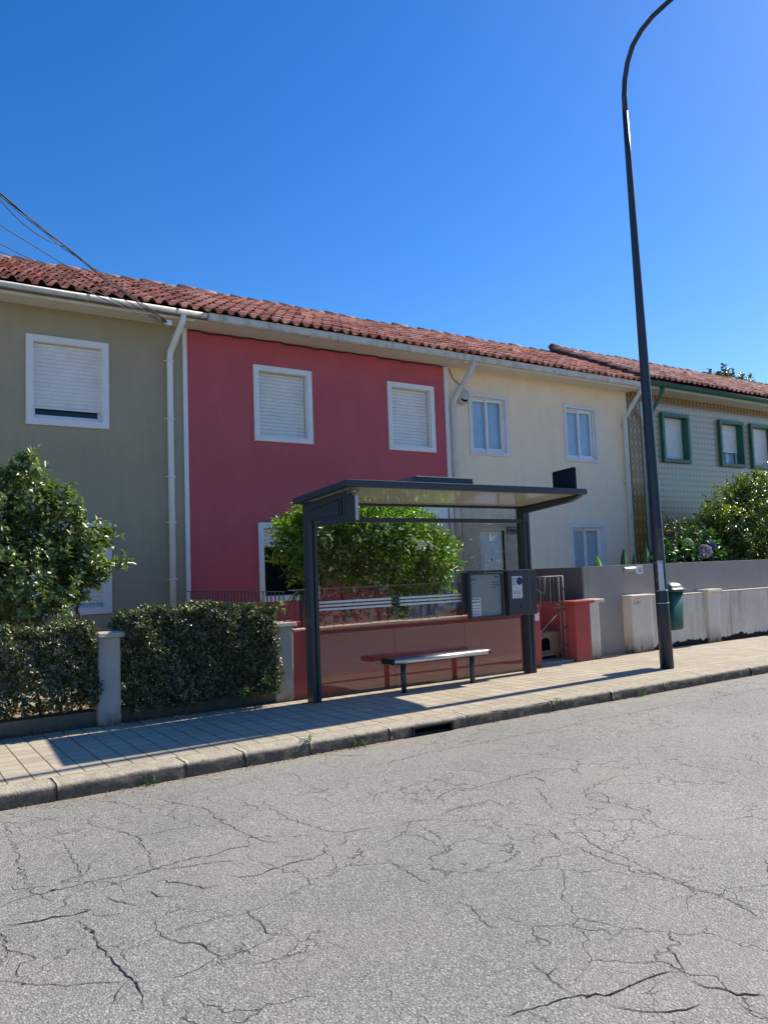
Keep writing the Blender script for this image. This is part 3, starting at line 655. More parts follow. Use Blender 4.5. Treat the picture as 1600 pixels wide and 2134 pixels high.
tile_roof(grey, GX0, 4.44, 12.17, 6.045, 15.4, 7.57, tile_m, 11)
g = MB(); g.box(GX0, 4.44, 12.33, D, 5.935, 5.965); g.box(GX0, 4.44, 12.30, 12.33, 5.90, 6.03); g.build('soffit', soff, grey)
half_gutter(grey, GX0, 4.62, 12.235, 6.03, .075, mat('aged_pvc', m_paint, (.66, .65, .62), .5, .1, 0, .5, (.2, .2, .18), .1), (-.6, 1.0, 2.7, 4.1, 4.55))
downpipe(grey, [(4.22, 12.235, 5.97), (4.22, 12.24, 5.88), (4.20, 12.30, 5.80), (4.16, 12.62, 5.52), (4.145, 12.70, 5.44), (4.14, 12.72, 5.35), (4.14, 12.72, .15)], .052, pvc, [5.30, 4.3, 3.32, 2.55, 1.6, .6])
g = MB(); g.box(4.385, 4.462, D - .03, D, .2, 5.93); g.build('corner_trim', white, grey, bevel=.004)

# ---------------------------------------------------------------- red house
red = thing('row_house', 'crimson red rendered house with white shutters behind the bus shelter', 'house', (4.43, D, 0), 'terraced houses along the street')
RX0, RX1 = 4.43, 10.16
redr = m_stucco('red_render', (.53, .112, .130), .05, 130, .28, .2, 1.2, (.3, .09, .08))
p1 = (5.69, 6.88, 4.04, 5.44); p2 = (8.60, 9.77, 4.04, 5.44); pg = (5.72, 6.92, 1.14, 2.56)
facade(red, RX0, RX1, -.1, 5.95, [hole(*p1), hole(*p2), hole(*pg), (8.55, 10.02, .1, 3.0)], redr)
for i, ww in enumerate((p1, p2, pg)):
    fr, (a, b, c, d) = ring_window(red, *ww, white)
    sh = shutter(fr, a + .012, b - .012, c + (.004 if i < 2 else .88), d, D + .10, shut, .064, .018, foot=False)
    if i == 2:
        g = MB(); g.frame(a, b, c, d, .03, D + .13, D + .16); g.build('sash', mat('dark_sash', m_flat, (.03, .03, .03), .4), fr)
        pane(fr, a + .03, b - .03, c + .03, d - .03, D + .14)
    dark_box(fr, a - .018, b + .018, c - .018, d + .018, D + .24)
# glazed white front door
dg = MB(); dg.box(8.55, 8.77, D - .02, D + .12, .1, 3.0); dg.box(9.66, 10.02, D - .02, D + .12, .1, 3.0); dg.box(8.77, 9.66, D - .02, D + .12, 2.78, 3.0)
de = dg.build('door_surround', white, red, bevel=.005)
dm = mat('door_blue_grey', m_paint, (.45, .48, .50), .4, .05)
g = MB(); g.box(8.77, 9.66, D + .08, D + .115, .12, 2.78)
for xx in (8.80, 9.02, 9.24, 9.46): g.box(xx, xx + .17, D + .06, D + .081, .3, 1.1); g.box(xx, xx + .17, D + .06, D + .081, 1.25, 2.6)
dd = g.build('door', dm, red, bevel=.006)
g = MB(); g.tube([(8.86, D + .03, 1.05), (8.86, D + .03, 1.25)], .012, 8); g.build('handle', mat('steel', m_flat, (.5, .5, .5), .3, 1.), dd)
tile_roof(red, 4.44, 10.2, 12.17, 6.045, 15.4, 7.57, tile_m, 12)
g = MB(); g.box(4.44, 10.2, 12.30, D, 5.925, 5.955); g.build('soffit', soff, red)
ogee_gutter(red, 4.64, 10.2, 12.215, 6.045, agedwhite, [4.95, 5.9, 6.6, 7.2, 8.4, 9.7])
g = MB(); pts = [(4.5 + i * .19, D - .02 - .008 * math.sin(i * 1.7), 5.90 + .018 * math.sin(i * 2.3) - .01 * math.sin(i * .6)) for i in range(30)]; g.tube(pts, .012, 6); g.build('wall_cable', mat('black_cable', m_flat, (.02, .02, .022), .6), red)
g = MB(); g.box(10.06, 10.165, D - .03, D, .2, 5.91); g.build('corner_trim', white, red, bevel=.004)
g = MB(); g.prism_x([(13.24, 6.62), (13.34, 6.80), (13.59, 6.82)], 6.99, 7.21); g.build('roof_vent', tile_m, red)

# ---------------------------------------------------------------- cream house
cream = thing('row_house', 'pale cream rendered house with white sliding windows', 'house', (10.2, D, 0), 'terraced houses along the street')
CX0, CX1 = 10.165, 15.90
c1 = (10.71, 11.84, 4.05, 5.43); c2 = (13.61, 14.77, 4.05, 5.43); cg = (13.62, 14.80, 1.10, 2.57)
crm = m_stucco('cream_render', (.90, .72, .52), .03, 130, .22, .2, 1.4, (.5, .43, .3))
facade(cream, CX0, CX1, -.1, 5.95, [hole(*c1, fw=.085), hole(*c2, fw=.085), hole(*cg, fw=.085), (10.85, 11.56, .15, 2.42)], crm)
curt = mat('curtain', m_paint, (.50, .66, .80), .9, .08)
for i, ww in enumerate((c1, c2, cg)):
    fr, (a, b, c, d) = ring_window(cream, *ww, mat('greyed_trim', m_paint, (.72, .69, .68), .6, .06, 0, .4, (.45, .43, .42)), prot=.03, fw=.085, deep=.2)
    m_ = (a + b) / 2
    g = MB(); g.frame(a, b, c, d, .03, D + .05, D + .17, .045); g.build('sash_track', pvc, fr, bevel=.002)
    for k, (sa, sb, sy) in enumerate(((a + .03, m_ + .03, D + .10), (m_ - .03, b - .03 - (.0 if i != 1 else .03), D + .06))):
        g = MB(); g.frame(sa, sb, c + .045, d - .03, .05, sy, sy + .035); s_ = g.build('sash', pvc, fr, bevel=.003)
        pane(fr, sa + .05, sb - .05, c + .095, d - .08, sy + .015)
    if i < 2:
        g = MB(); n = 90; V = []
        for k in range(n + 1):
            xx = a + (b - a) * k / n; yy = D + .165 + .010 * math.sin(k * 1.1) + .007 * math.sin(k * .37)
            V += [(xx, yy, c), (xx, yy, d)]
        g.add(V, [(2 * k, 2 * k + 2, 2 * k + 3, 2 * k + 1) for k in range(n)], True); g.build('curtain', curt, fr)
    else:
        shutter(fr, a, b, c, d, D + .145, mat('blind_grey', m_paint, (.62, .66, .68), .6, .1), .045, .008, foot=False)
    dark_box(fr, a - .018, b + .018, c - .018, d + .018, D + .249)
cl = m_granite('door_granite', (.70, .61, .48), (.22, .20, .17), .5)
g = MB(); g.frame(10.38, 12.02, .0, 3.02, .47, D - .015, D, .0) if False else None
g = MB(); g.box(10.38, 10.85, D - .018, D + .10, 0, 3.02); g.box(11.56, 12.05, D - .018, D + .10, 0, 3.02); g.box(10.85, 11.56, D - .018, D + .10, 2.42, 3.02); g.build('stone_cladding', cl, cream)
g = MB(); g.box(10.85, 11.56, D + .06, D + .10, .15, 2.42); g.box(10.95, 11.46, D + .045, D + .061, 1.5, 2.22); g.box(10.95, 11.46, D + .045, D + .061, .4, 1.35)
g.box(11.0, 11.41, D + .035, D + .046, 1.55, 2.17)
dd = g.build('door', mat('door_white', m_paint, (.80, .80, .80), .35, .03), cream, bevel=.008)
g = MB(); g.lathe([(.018, 0), (.018, .02), (.008, .03)], 0, 0, 10); g.v = [(11.2 + x, D + .035 - z, 1.78 + y) for x, y, z in g.v]; g.build('door_viewer', blk, dd)
g = MB(); g.box(10.84, 11.57, D - .022, D + .04, 2.415, 2.45); g.build('door_lintel', soff, cream)
sg = MB(); sg.box(11.62, 11.90, D - .03, D - .018, 2.33, 2.49); sgn = sg.build('name_plate', mat('plate_stone', m_flat, (.26, .24, .20), .6), cream)
g = MB(); g.frame(11.62, 11.90, 2.33, 2.49, .008, D - .034, D - .03); g.build('plate_border', blk, sgn)
text('plate_lettering', 'Porto.', 11.655, D - .032, 2.375, .105, blk, sgn, bold=True)
tile_roof(cream, 10.2, 15.95, 12.17, 6.045, 15.4, 7.57, tile_m, 13)
g = MB(); g.box(10.2, 15.93, 12.30, D, 5.925, 5.955); g.box(10.2, 15.93, 12.27, 12.30, 5.89, 6.03); g.build('soffit', soff, cream)
ogee_gutter(cream, 10.2, 15.86, 12.215, 6.045, agedwhite, [11.6, 13.2, 14.6])
agedpipe = mat('aged_pipe', m_paint, (.62, .61, .60), .5, .1, 0, .4, (.25, .24, .22))
downpipe(cream, [(10.42, 12.24, 5.98), (10.42, 12.24, 5.84), (10.40, 12.27, 5.76), (10.27, 12.62, 5.30), (10.235, 12.70, 5.16), (10.225, 12.72, 5.05), (10.225, 12.72, .2)], .058, agedpipe, [5.0, 3.4, 1.9])
downpipe(cream, [(15.80, 12.24, 5.97), (15.80, 12.24, 5.88), (15.79, 12.27, 5.82), (15.73, 12.62, 5.36), (15.70, 12.70, 5.24), (15.695, 12.72, 5.15), (15.695, 12.72, .2)], .05, agedpipe, [5.05, 3.6, 2.2])
g = MB(); g.prism_x([(13.20, 6.60), (13.30, 6.78), (13.55, 6.80)], 12.55, 12.78); g.build('roof_vent', tile_m, cream)
# round siren box
al = thing('siren_box', 'round off white siren box high on the cream wall beside the downpipe', 'siren', (10.53, D, 5.28))
g = MB(); g.lathe([(.155, 0), (.18, .02), (.18, .055), (.165, .08), (.10, .105), (.02, .115)], 0, 0, 28); g.v = [(10.53 + x, D - z, 5.30 + y) for x, y, z in g.v]
g.build('cover', mat('siren_plastic', m_paint, (.50, .47, .40), .45, .06, 0, .4, (.2, .18, .15)), al)
pts = [(10.53 + .105 * math.cos(a), D - .118 + .03 * abs(math.cos(a)), 5.295 + .10 * math.sin(a)) for a in [R_(215 + 11 * k) for k in range(11)]]
g = MB(); g.tube(pts, [.008] + [.022] * 9 + [.008], 8); g.build('louvre', blk, al)
g = MB(); g.tube([(10.50, D - .04, 5.46), (10.49, D - .03, 5.53), (10.42, D - .02, 5.60), (10.30, D - .02, 5.68), (10.2, D - .02, 5.88)], .008, 6); g.build('cable', MAT['black_cable'], al)

# ---------------------------------------------------------------- tiled house
tiled = thing('row_house', 'house clad in patterned tiles with deep green window frames at the right', 'house', (15.93, D, 0), 'terraced houses along the street')
TX0, TX1 = 15.93, 34.0
green = mat('green_paint', m_paint, (.025, .12, .082), .4, .1)
tw = [(17.17, 18.32, 4.20, 5.52), (19.69, 20.85, 4.20, 5.52), (21.20, 22.4, 4.20, 5.52), (25.4, 26.6, 4.20, 5.52), (28.5, 29.7, 4.20, 5.52), (17.24, 18.42, 1.2, 2.70), (20.3, 21.5, 1.2, 2.70)]
holes = [hole(*q, fw=.09) for q in tw]
facade(tiled, TX0, TX1, -.1, 6.12, holes, m_azulejo('field_tiles'))
bm_ = m_azulejo_border('border_tiles')
g = MB(); g.box(15.95, 16.43, D - .008, D, 0, 6.1); g.box(16.43, 33.9, D - .008, D, 5.74, 5.95); g.build('tile_border', bm_, tiled)
g = MB(); g.box(16.43, 16.50, D - .009, D, 0, 5.74); g.build('tile_edging', mat('edging_white', m_paint, (.5, .52, .5), .3, .1), tiled)
for i, ww in enumerate(tw):
    fr, (a, b, c, d) = ring_window(tiled, *ww, green, prot=.10, fw=.09, deep=.2)
    zl = [c + .08, c + .38, c + .03, c + .03, c + .5, c + .03, c + .03][i]
    shutter(fr, a + .01, b - .01, zl, d, D + .10, shut if i < 5 else mat('dull_shutter', m_paint, (.25, .34, .36), .5, .06), .055, .009)
    g = MB(); g.frame(a, b, c, d, .035, D + .13, D + .17); g.build('sash', pvc if i == 1 else green, fr)
    if i == 1:
        g = MB(); V = []
        for k in range(61):
            xx = a + .035 + (b - a - .07) * k / 60
            V += [(xx, D + .2 + .012 * math.sin(k * 1.3), c + .03), (xx, D + .2 + .012 * math.sin(k * 1.3), c + .42)]
        g.add(V, [(2 * k, 2 * k + 2, 2 * k + 3, 2 * k + 1) for k in range(60) if not 22 < k < 34], True); g.build('curtain', curt, fr)
    pane(fr, a + .035, b - .035, c + .035, d - .035, D + .145); dark_box(fr, a - .018, b + .018, c - .018, d + .018, D + .24)
tile_roof(tiled, 16.02, 34.0, 12.12, 6.165, 15.4, 7.755, tile_m2, 14, pitch=.22)
g = MB(); g.prism_x([(12.13, 6.02), (12.13, 6.185), (15.4, 7.79), (15.4, 7.4), (12.8, 6.06), (12.5, 6.0)], 15.965, 16.03); g.build('verge', m_stucco('dark_verge', (.05, .042, .035), .4, 40, .8), tiled)
g = MB(); g.box(15.96, 34, 12.28, D, 5.965, 5.99); g.box(16.0, 34, 12.25, 12.28, 5.95, 6.12); g.build('soffit', mat('soffit_white', m_paint, (.5, .5, .45), .7, .08), tiled)
half_gutter(tiled, 16.05, 34, 12.17, 6.085, .085, green, (18.0, 21.0, 24.0))
downpipe(tiled, [(16.60, 12.2, 6.02), (16.60, 12.22, 5.90), (16.60, 12.30, 5.78), (16.56, 12.66, 5.30), (16.55, 12.72, 5.15), (16.55, 12.72, .2)], .05, green, [5.05, 3.5])
g = MB(); g.prism_x([(13.63, 6.97), (13.73, 7.15), (13.98, 7.17)], 19.8, 20.05); g.build('roof_vent', tile_m, tiled)
# ================================================================== GARDEN WALLS, FENCES, GATES
grime = (.055, .05, .038)
old_white = m_stucco('old_whitewash', (.72, .64, .53), .08, 70, .4, .95, .42, grime)
gw = m_stucco('dirty_wall_paint', (.52, .48, .41), .10, 70, .4, .9, .30, grime)  # dirty white-grey paint, grimier towards the foot
redw = m_stucco('red_wall_paint', (.46, .095, .09), .08, 90, .35, .7, .28, (.17, .10, .06))
coping = m_stucco('coping', (.62, .42, .36), .12, 60, .4)  # pale tone paints in the sunlit top line of the red wall
greyw = m_stucco('grey_fence_paint', (.31, .285, .255), .03, 120, .08, .0, .3, grime, .55)
# grey house: low wall with two pillars
lw = thing('garden_wall', 'low dirty wall with white pillar under the two hedges', 'wall', (0, 9.12, 0))
g = MB(); g.box(-6, 4.25, 9.12, 9.32, -.02, .17); g.build('wall_base', m_stucco('mossy_wall', (.15, .145, .12), .3, 60, .5, .9, .2, (.03, .03, .022)), lw, bevel=.01)
def pillar(parent, x0, x1, y0, y1, z1, m, capm, ov=.045, ct=.055, name='pillar'):
    g = MB(); g.box(x0, x1, y0, y1, -.02, z1 - ct); o = g.build(name, m, parent, bevel=.012)
    g = MB(); g.prism_z([(x0 - ov, y0 - ov), (x1 + ov, y0 - ov), (x1 + ov, y1 + ov), (x0 - ov, y1 + ov)], z1 - ct, z1, top=[(x0 - ov + .01, y0 - ov + .01), (x1 + ov - .01, y0 - ov + .01), (x1 + ov - .01, y1 + ov - .01), (x0 - ov + .01, y1 + ov - .01)])
    g.build('cap', capm, o, bevel=.01); return o
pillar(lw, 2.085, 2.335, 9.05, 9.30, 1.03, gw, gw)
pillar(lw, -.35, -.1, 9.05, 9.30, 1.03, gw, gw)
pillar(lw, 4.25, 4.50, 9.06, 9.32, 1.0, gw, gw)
# red house: wall to the street with fence, side returns
rw = thing('garden_wall', 'red painted garden wall with coping toned sunlit pale behind the bus shelter glass', 'wall', (6.6, 9.1, 0))
g = MB(); g.box(4.503, 8.74, 9.10, 9.27, -.02, .87); g.build('wall_panel', redw, rw, bevel=.008)
g = MB()
for i in range(7): 
    a = 4.52 + i * .603; g.box(a + .004, a + .60, 9.085, 9.285, .871 + .004 * (i % 2), .898 + .004 * (i % 3))
g.build('coping', coping, rw, bevel=.006)
g = MB(); g.box(8.743, 8.88, 9.08, 9.29, -.02, .985); g.build('end_post', redw, rw, bevel=.008)
g = MB(); g.box(4.46, 4.60, 9.03, 9.40, .955, 1.0); g.build('cap', redw, rw, bevel=.006)
bp = MB(); bp.box(8.765, 8.85, 9.068, 9.079, .74, .86); bp.build('letter_plate', white, rw, bevel=.003)
sw = thing('garden_wall', 'low red side wall running back to the house on the left boundary', 'wall', (4.4, 11, 0))
g = MB(); g.box(4.30, 4.48, 9.33, D - .04, -.02, .80); g.build('wall_panel', redw, sw, bevel=.008)
sw2 = thing('garden_wall', 'red side wall beyond the open gate with the stepped end', 'wall', (9.9, 11, 0))
g = MB(); g.box(9.80, 10.02, 9.45, 10.15, -.02, .98); g.build('end_panel', redw, sw2, bevel=.008)
g = MB(); g.box(9.80, 10.02, 10.153, D - .04, -.02, .80); g.build('wall_panel', redw, sw2, bevel=.008)
# two tone pillar shared by red and cream plots
tp = thing('gate_pillar', 'gate pillar painted half red and half white with a flat cap', 'pillar', (9.98, 9.2, 0))
g = MB(); g.box(9.70, 10.06, 9.10, 9.42, -.02, .955); g.build('red_half', redw, tp, bevel=.01)
g = MB(); g.box(10.063, 10.29, 9.105, 9.42, -.02, .955); g.build('white_half', old_white, tp, bevel=.01)
g = MB(); g.box(9.63, 10.12, 9.04, 9.47, .957, 1.005); g.build('red_cap', redw, tp, bevel=.012)
g = MB(); g.box(10.123, 10.37, 9.045, 9.47, .957, 1.012); g.build('white_cap', old_white, tp, bevel=.012)
# courtyard floor behind the gate
g = MB(); g.box(8.885, 9.80, 9.17, D, -.02, .045); tag(g.build('courtyard_floor', m_stucco('courtyard_concrete', (.30, .29, .27), .15, 60, .4)), kind='structure')
g = MB();  g.box(-6, 4.29, 9.33, D, -.1, .11); tag(g.build('garden_soil', bpy.data.materials['soil']), kind='structure')
g = MB(); g.box(4.5, 8.88, 9.29, D, -.1, .03); g.box(10.35, 34, 9.5, D, -.1, .05); tag(g.build('bounce_yard', m_stucco('bounce_concrete', (.50, .46, .40), .12, 60, .4)), kind='structure')  # yards made pale concrete to bounce light onto the lower facades
# iron fence on the red wall
ironp = mat('fence_iron', m_paint, (.10, .095, .10), .55, .15, .2, .5, (.16, .10, .06))
fe = thing('iron_fence', 'thin grey iron railing on top of the red street wall', 'fence', (6.6, 9.19, .9))
g = MB(); g.box(4.52, 8.74, 9.175, 9.205, 1.395, 1.407); g.build('top_rail', mat('rail_grey', m_paint, (.30, .29, .29), .5, .1), fe)
x = 4.6
while x < 8.7:
    g = MB(); g.box(x - .006, x + .006, 9.184, 9.196, .88, 1.395); g.build('bar', ironp, fe); x += .1455
fs = thing('iron_fence', 'iron railing with close bars running back along the left boundary', 'fence', (4.39, 11, .8))
g = MB(); g.box(4.375, 4.405, 9.05, D - .05, 1.385, 1.397); g.box(4.38, 4.40, 9.35, D - .05, .95, .962); g.build('top_rail', ironp, fs)
y = 9.08
while y < D - .1:
    g = MB(); g.box(4.384, 4.396, y - .006, y + .006, .80 if y > 9.35 else 1.0, 1.385); g.build('bar', ironp, fs); y += .125
# metal gate in the red opening
gt = thing('metal_gate', 'light metal garden gate with diagonal braces between the red posts', 'gate', (9.28, 9.25, 0))
pale = mat('gate_metal', m_paint, (.30, .27, .24), .5, .1, .2, .4, (.16, .10, .06))
g = MB(); g.tube([(9.66, 9.30, .06), (9.655, 9.30, 1.43)], .010, 8); g.tube([(9.60, 9.34, .06), (9.60, 9.34, 1.40)], .007, 8); g.tube([(8.91, 9.30, .9), (8.91, 9.30, 1.42)], .007, 8); g.tube([(8.91, 9.30, 1.425), (9.66, 9.30, 1.425)], .007, 8); g.build('gate_frame', pale, gt)
for xx in (8.97, 9.04, 9.13, 9.20, 9.28, 9.36, 9.44, 9.52, 9.58):
    g = MB(); g.tube([(xx, 9.30, .98 if xx > 9.2 else .93), (xx, 9.30, 1.42)], .007, 6); g.build('bar', pale if xx in (9.13, 9.36) else ironp, gt)
g = MB(); c_ = (9.655, 9.30, .90)
g.tube([c_, (8.93, 9.32, .40)], .008, 6); g.tube([c_, (9.42, 9.30, .90)], .008, 6); g.tube([c_, (9.45, 9.30, .98)], .008, 6); g.tube([(8.93, 9.3, 1.28), (9.23, 9.3, 1.13), (9.25, 9.3, 1.42)], .008, 6)
g.build('brace', pale, gt)
g = MB()
for z in (.25, .55, .85, 1.2): g.box(9.645, 9.70, 9.29, 9.32, z, z + .03)
g.build('hinge', ironp, gt)
kn = thing('wooden_kennel', 'small weathered wooden kennel with arched hole on the courtyard floor', 'kennel', (9.5, 9.75, .1))
wood = NT('weathered_wood'); 
wn_ = wood.noise(6, 6, .7, sc=(1, 1, 9)); wood.color(wood.ramp(wn_, [(.3, (.20, .13, .075)), (.7, (.42, .31, .19))])).set(.8).normal(wood.bump(wn_, .4, .004)); wood = wood.m
arch = [(9.30, .19), (9.50, .19), (9.50, .33)] + [(9.40 + .10 * math.cos(a), .33 + .07 * math.sin(a)) for a in [R_(20 * k) for k in range(1, 9)]] + [(9.30, .33)]
g = MB(); g.prism_y(arch, 9.508, 9.512); g.build('opening', blk, kn)
g = MB(); g.box(9.26, 9.74, 9.512, 9.90, .10, .47); g.build('kennel_wall', wood, kn, bevel=.006)
g = MB(); g.box(9.245, 9.755, 9.50, 9.91, .471, .492); g.build('lid', wood, kn, bevel=.004)
g = MB(); g.box(9.26, 9.29, 9.495, 9.511, .10, .47); g.box(9.71, 9.74, 9.495, 9.511, .10, .47); g.box(9.62, 9.645, 9.498, 9.511, .10, .47); g.box(9.292, 9.60, 9.495, 9.511, .10, .14); g.build('batten', wood, kn, bevel=.003)
g = MB(); g.box(9.28, 9.32, 9.53, 9.57, .04, .10); g.box(9.68, 9.72, 9.53, 9.57, .04, .10); g.box(9.28, 9.32, 9.84, 9.88, .04, .10); g.box(9.68, 9.72, 9.84, 9.88, .04, .10); g.build('foot', wood, kn)

# grey metal gate and panel fence of the cream house
gg_ = thing('metal_fence', 'smooth grey sheet metal fence and gate standing behind the white wall', 'fence', (11, 9.4, 0))
g = MB(); g.box(10.235, 10.347, 9.362, 9.40, .0, 1.56); g.build('corner_panel', greyw, gg_, bevel=.003)
g = MB(); g.box(10.35, 11.195, 9.36, 9.40, .035, 1.565); gp = g.build('gate_leaf', greyw, gg_, bevel=.003)
g = MB(); g.box(10.36, 10.40, 9.335, 9.36, .86, .95); g.build('gate_handle', pvc, gp, bevel=.004)
xx = 11.20
for i in range(9):
    x2 = xx + (2.0 if i else 1.0); g = MB(); g.box(xx + .003, x2, 9.43, 9.46, .93, 1.57); g.build('fence_panel', greyw, gg_, bevel=.003); xx = x2
g = MB(); g.box(10.235, 10.265, 9.403, D - .02, .0, 1.555); g.build('side_panel', mat('shaded_side_panel', m_paint, (.13, .12, .12), .6, .08), gg_, bevel=.003)  # dark brown-grey, with the deep shade of this side put into the colour
lb = thing('mailbox_slot', 'narrow white letter slot on the grey fence', 'mailbox', (11.5, 9.43, 1.5))
g = MB(); g.box(11.36, 11.64, 9.40, 9.43, 1.445, 1.475 + .05); g.build('slot_plate', mat('brushed', m_flat, (.42, .42, .44), .35, .6), lb, bevel=.004)
g = MB(); g.prism_x([(9.40, 1.527), (9.37, 1.505), (9.40, 1.50)], 11.355, 11.645); g.build('flap', pvc, lb, bevel=.002)
ic = thing('intercom', 'small square intercom with white rim on the grey fence', 'intercom', (11.77, 9.43, 1.48))
g = MB(); g.frame(11.69, 11.85, 1.40, 1.54, .022, 9.395, 9.43); g.build('rim', pvc, ic, bevel=.003)
g = MB(); g.box(11.712, 11.828, 9.405, 9.43, 1.422, 1.518); g.build('face', MAT['brushed'], ic)

ww_ = thing('garden_wall', 'long whitewashed wall with peeling black foot right of the lamp post', 'wall', (14, 9.3, 0))
def mould(name):
    s = NT(name); z = s.sep()[2]
    c = s.ramp(s.noise(2, 5, .6), [(.3, (.60, .54, .45)), (.7, (.76, .69, .57))])
    st = s.noise(5, 6, .7, sc=(1, 1, .12))
    c = s.mix(s.ramp(st, [(.5, (0, 0, 0)), (.72, (.6, .6, .6))]), c, (.20, .19, .16))
    sp = s.ramp(s.noise(40, 6, .75), [(.60, (0, 0, 0)), (.66, (.6, .6, .6))]); c = s.mix(sp, c, (.14, .13, .11))
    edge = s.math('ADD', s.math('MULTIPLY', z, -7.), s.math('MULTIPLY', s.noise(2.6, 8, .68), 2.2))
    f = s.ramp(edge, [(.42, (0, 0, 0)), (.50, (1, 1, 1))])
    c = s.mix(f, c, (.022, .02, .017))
    return s.color(c).set(.92, spec=.2).normal(s.bump(s.noise(50, 5, .7), .5, .006, s.bump(f, -.8, .02))).m
mw_ = mould('mouldy_whitewash')
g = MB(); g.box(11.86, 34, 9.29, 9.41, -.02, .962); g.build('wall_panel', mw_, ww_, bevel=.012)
g = MB(); g.box(11.86, 34, 9.275, 9.42, .965, .985); g.build('coping', old_white, ww_, bevel=.006)
for a in (13.52, 16.6, 19.7, 22.8, 26): pillar(ww_, a, a + .36, 9.235, 9.42, 1.035, old_white, old_white, .06, .05)
wp = thing('gate_pillar', 'stout whitewashed gate pillar with faint numbers under its cap', 'pillar', (11.55, 9.3, 0))
g = MB(); g.box(11.25, 11.80, 9.20, 9.425, -.02, .965); g.build('pillar_shaft', old_white, wp, bevel=.014)
g = MB(); g.box(11.20, 11.87, 9.15, 9.427, .967, 1.025); g.build('cap', old_white, wp, bevel=.014)
text('number', '2-401', 11.30, 9.198, .86, .085, mat('faded_ink', m_flat, (.24, .23, .21), .9), wp)

# ================================================================== BUS SHELTER
slate = mat('slate_metal', m_paint, (.030, .042, .052), .38, .06, .0, .12, (.07, .075, .08), .03)
bs = thing('bus_shelter', 'slate grey bus shelter with glass back wall and flat roof on the pavement', 'bus shelter', (6.45, 8.3, 0))
F0, B0, XL, XR = 7.50, 8.87, 4.45, 8.37
zb = lambda y: 2.585 - .062 * (y - 7.5)
def slab(mb, x0, x1, y0, y1, a, b): mb.prism_x([(y0, zb(y0) + a), (y0, zb(y0) + b), (y1, zb(y1) + b), (y1, zb(y1) + a)], x0, x1)
g = MB(); slab(g, XL, XR, F0, F0 + .075, 0, .078); slab(g, XL, XR, B0 - .075, B0, 0, .078); slab(g, XL, XL + .075, F0 + .075, B0 - .075, 0, .078); slab(g, XR - .075, XR, F0 + .075, B0 - .075, 0, .078)
rf = g.build('roof_frame', slate, bs, bevel=.006)
g = MB(); slab(g, XL + .07, XR - .07, F0 + .07, B0 - .07, .055, .070); g.build('roof_sheet', slate, rf)
g = MB(); slab(g, XL + .076, XR - .076, F0 + .076, B0 - .076, .012, .028); g.build('soffit', mat('shelter_soffit', m_paint, (.60, .58, .50), .07, .02, 0, 0, (0, 0, 0), .0), rf)
g = MB(); g.prism_z([(5.50, 8.0), (6.73, 8.0), (6.73, 8.5), (5.50, 8.5)], 2.618, 2.815, top=[(5.78, 8.0), (6.72, 8.0), (6.72, 8.48), (5.80, 8.48)]); g.build('solar_box', slate, bs, bevel=.012)
fl = [(7.53, 2.64), (7.90, 2.60), (7.93, 2.62), (7.95, 2.93), (7.93, 2.955), (7.55, 2.972), (7.52, 2.95)]
g = MB(); g.prism_x([(7.50, 2.66), (7.93, 2.63), (7.93, 2.93), (7.915, 2.945), (7.52, 2.968), (7.50, 2.953)], 8.14, 8.17); fg = g.build('stop_flag', mat('flag_navy', m_flat, (.008, .014, .028), .5, 0, .2), bs, bevel=.004)
for k, (x0, x1) in enumerate(((4.57, 4.69), (8.25, 8.375))):
    g = MB(); g.box(x0, x1, 8.68, 8.845, .0, 2.515); po = g.build('post', slate, bs, bevel=.008)
    g = MB(); g.box(x0 + .052, x0 + .068, 8.676, 8.679, .02, 2.3); g.build('post_groove', blk, po)
g = MB(); g.box(4.695, 8.25, 8.70, 8.745, 2.265, 2.325); g.build('top_rail', slate, bs, bevel=.005)
g = MB(); g.box(4.695, 8.25, 8.74, 8.80, 2.488, 2.512); g.build('rear_rail', slate, bs, bevel=.004)
g = MB(); g.prism_x([(8.72, 2.415), (7.79, 2.50), (7.62, 2.545), (7.57, 2.575), (8.72, 2.503)], 8.262, 8.365); g.build('roof_arm', slate, bs, bevel=.008)
# side header panel on the left arm
g = MB(); g.prism_x([(7.53, 2.185), (8.36, 2.185), (8.40, 2.27), (8.678, 2.27), (8.678, 2.505), (7.72, 2.563), (7.66, 2.50), (7.53, 2.488)], 4.565, 4.610); ap = g.build('side_panel', slate, bs, bevel=.004)
g = MB(); g.prism_x([(7.88, 2.285), (8.60, 2.285), (8.60, 2.40), (7.88, 2.478)], 4.558, 4.564); g.build('panel_shadow_gap', blk, ap)
g = MB(); g.prism_x([(7.892, 2.285), (8.592, 2.285), (8.592, 2.392), (7.892, 2.466)], 4.550, 4.5575); g.build('panel_plate', slate, ap, bevel=.002)
g = MB(); g.box(4.552, 4.564, 7.83, 7.868, 2.285, 2.487); g.box(4.556, 4.564, 7.755, 7.80, 2.285, 2.49); g.build('panel_rib', slate, ap, bevel=.003)
g = MB(); g.box(4.558, 4.5645, 7.80, 7.826, 2.285, 2.49); g.build('panel_slot', blk, ap)
g = MB(); g.box(4.568, 4.604, 7.518, 7.529, 2.20, 2.485); g.build('lit_edge_strip', mat('lit_pale_edge', m_flat, (.45, .46, .44), .4), ap)  # pale strip paints the lit front edge of the panel
g = MB(); g.prism_x([(7.56, 2.565), (7.66, 2.512), (7.72, 2.512), (7.64, 2.575)], 4.56, 4.66); nb = g.build('corner_plate', mat('plate_grey', m_flat, (.10, .11, .11), .5), bs)
text('stop_number', '799', 4.575, 7.605, 2.528, .036, pvc, nb, bold=True)
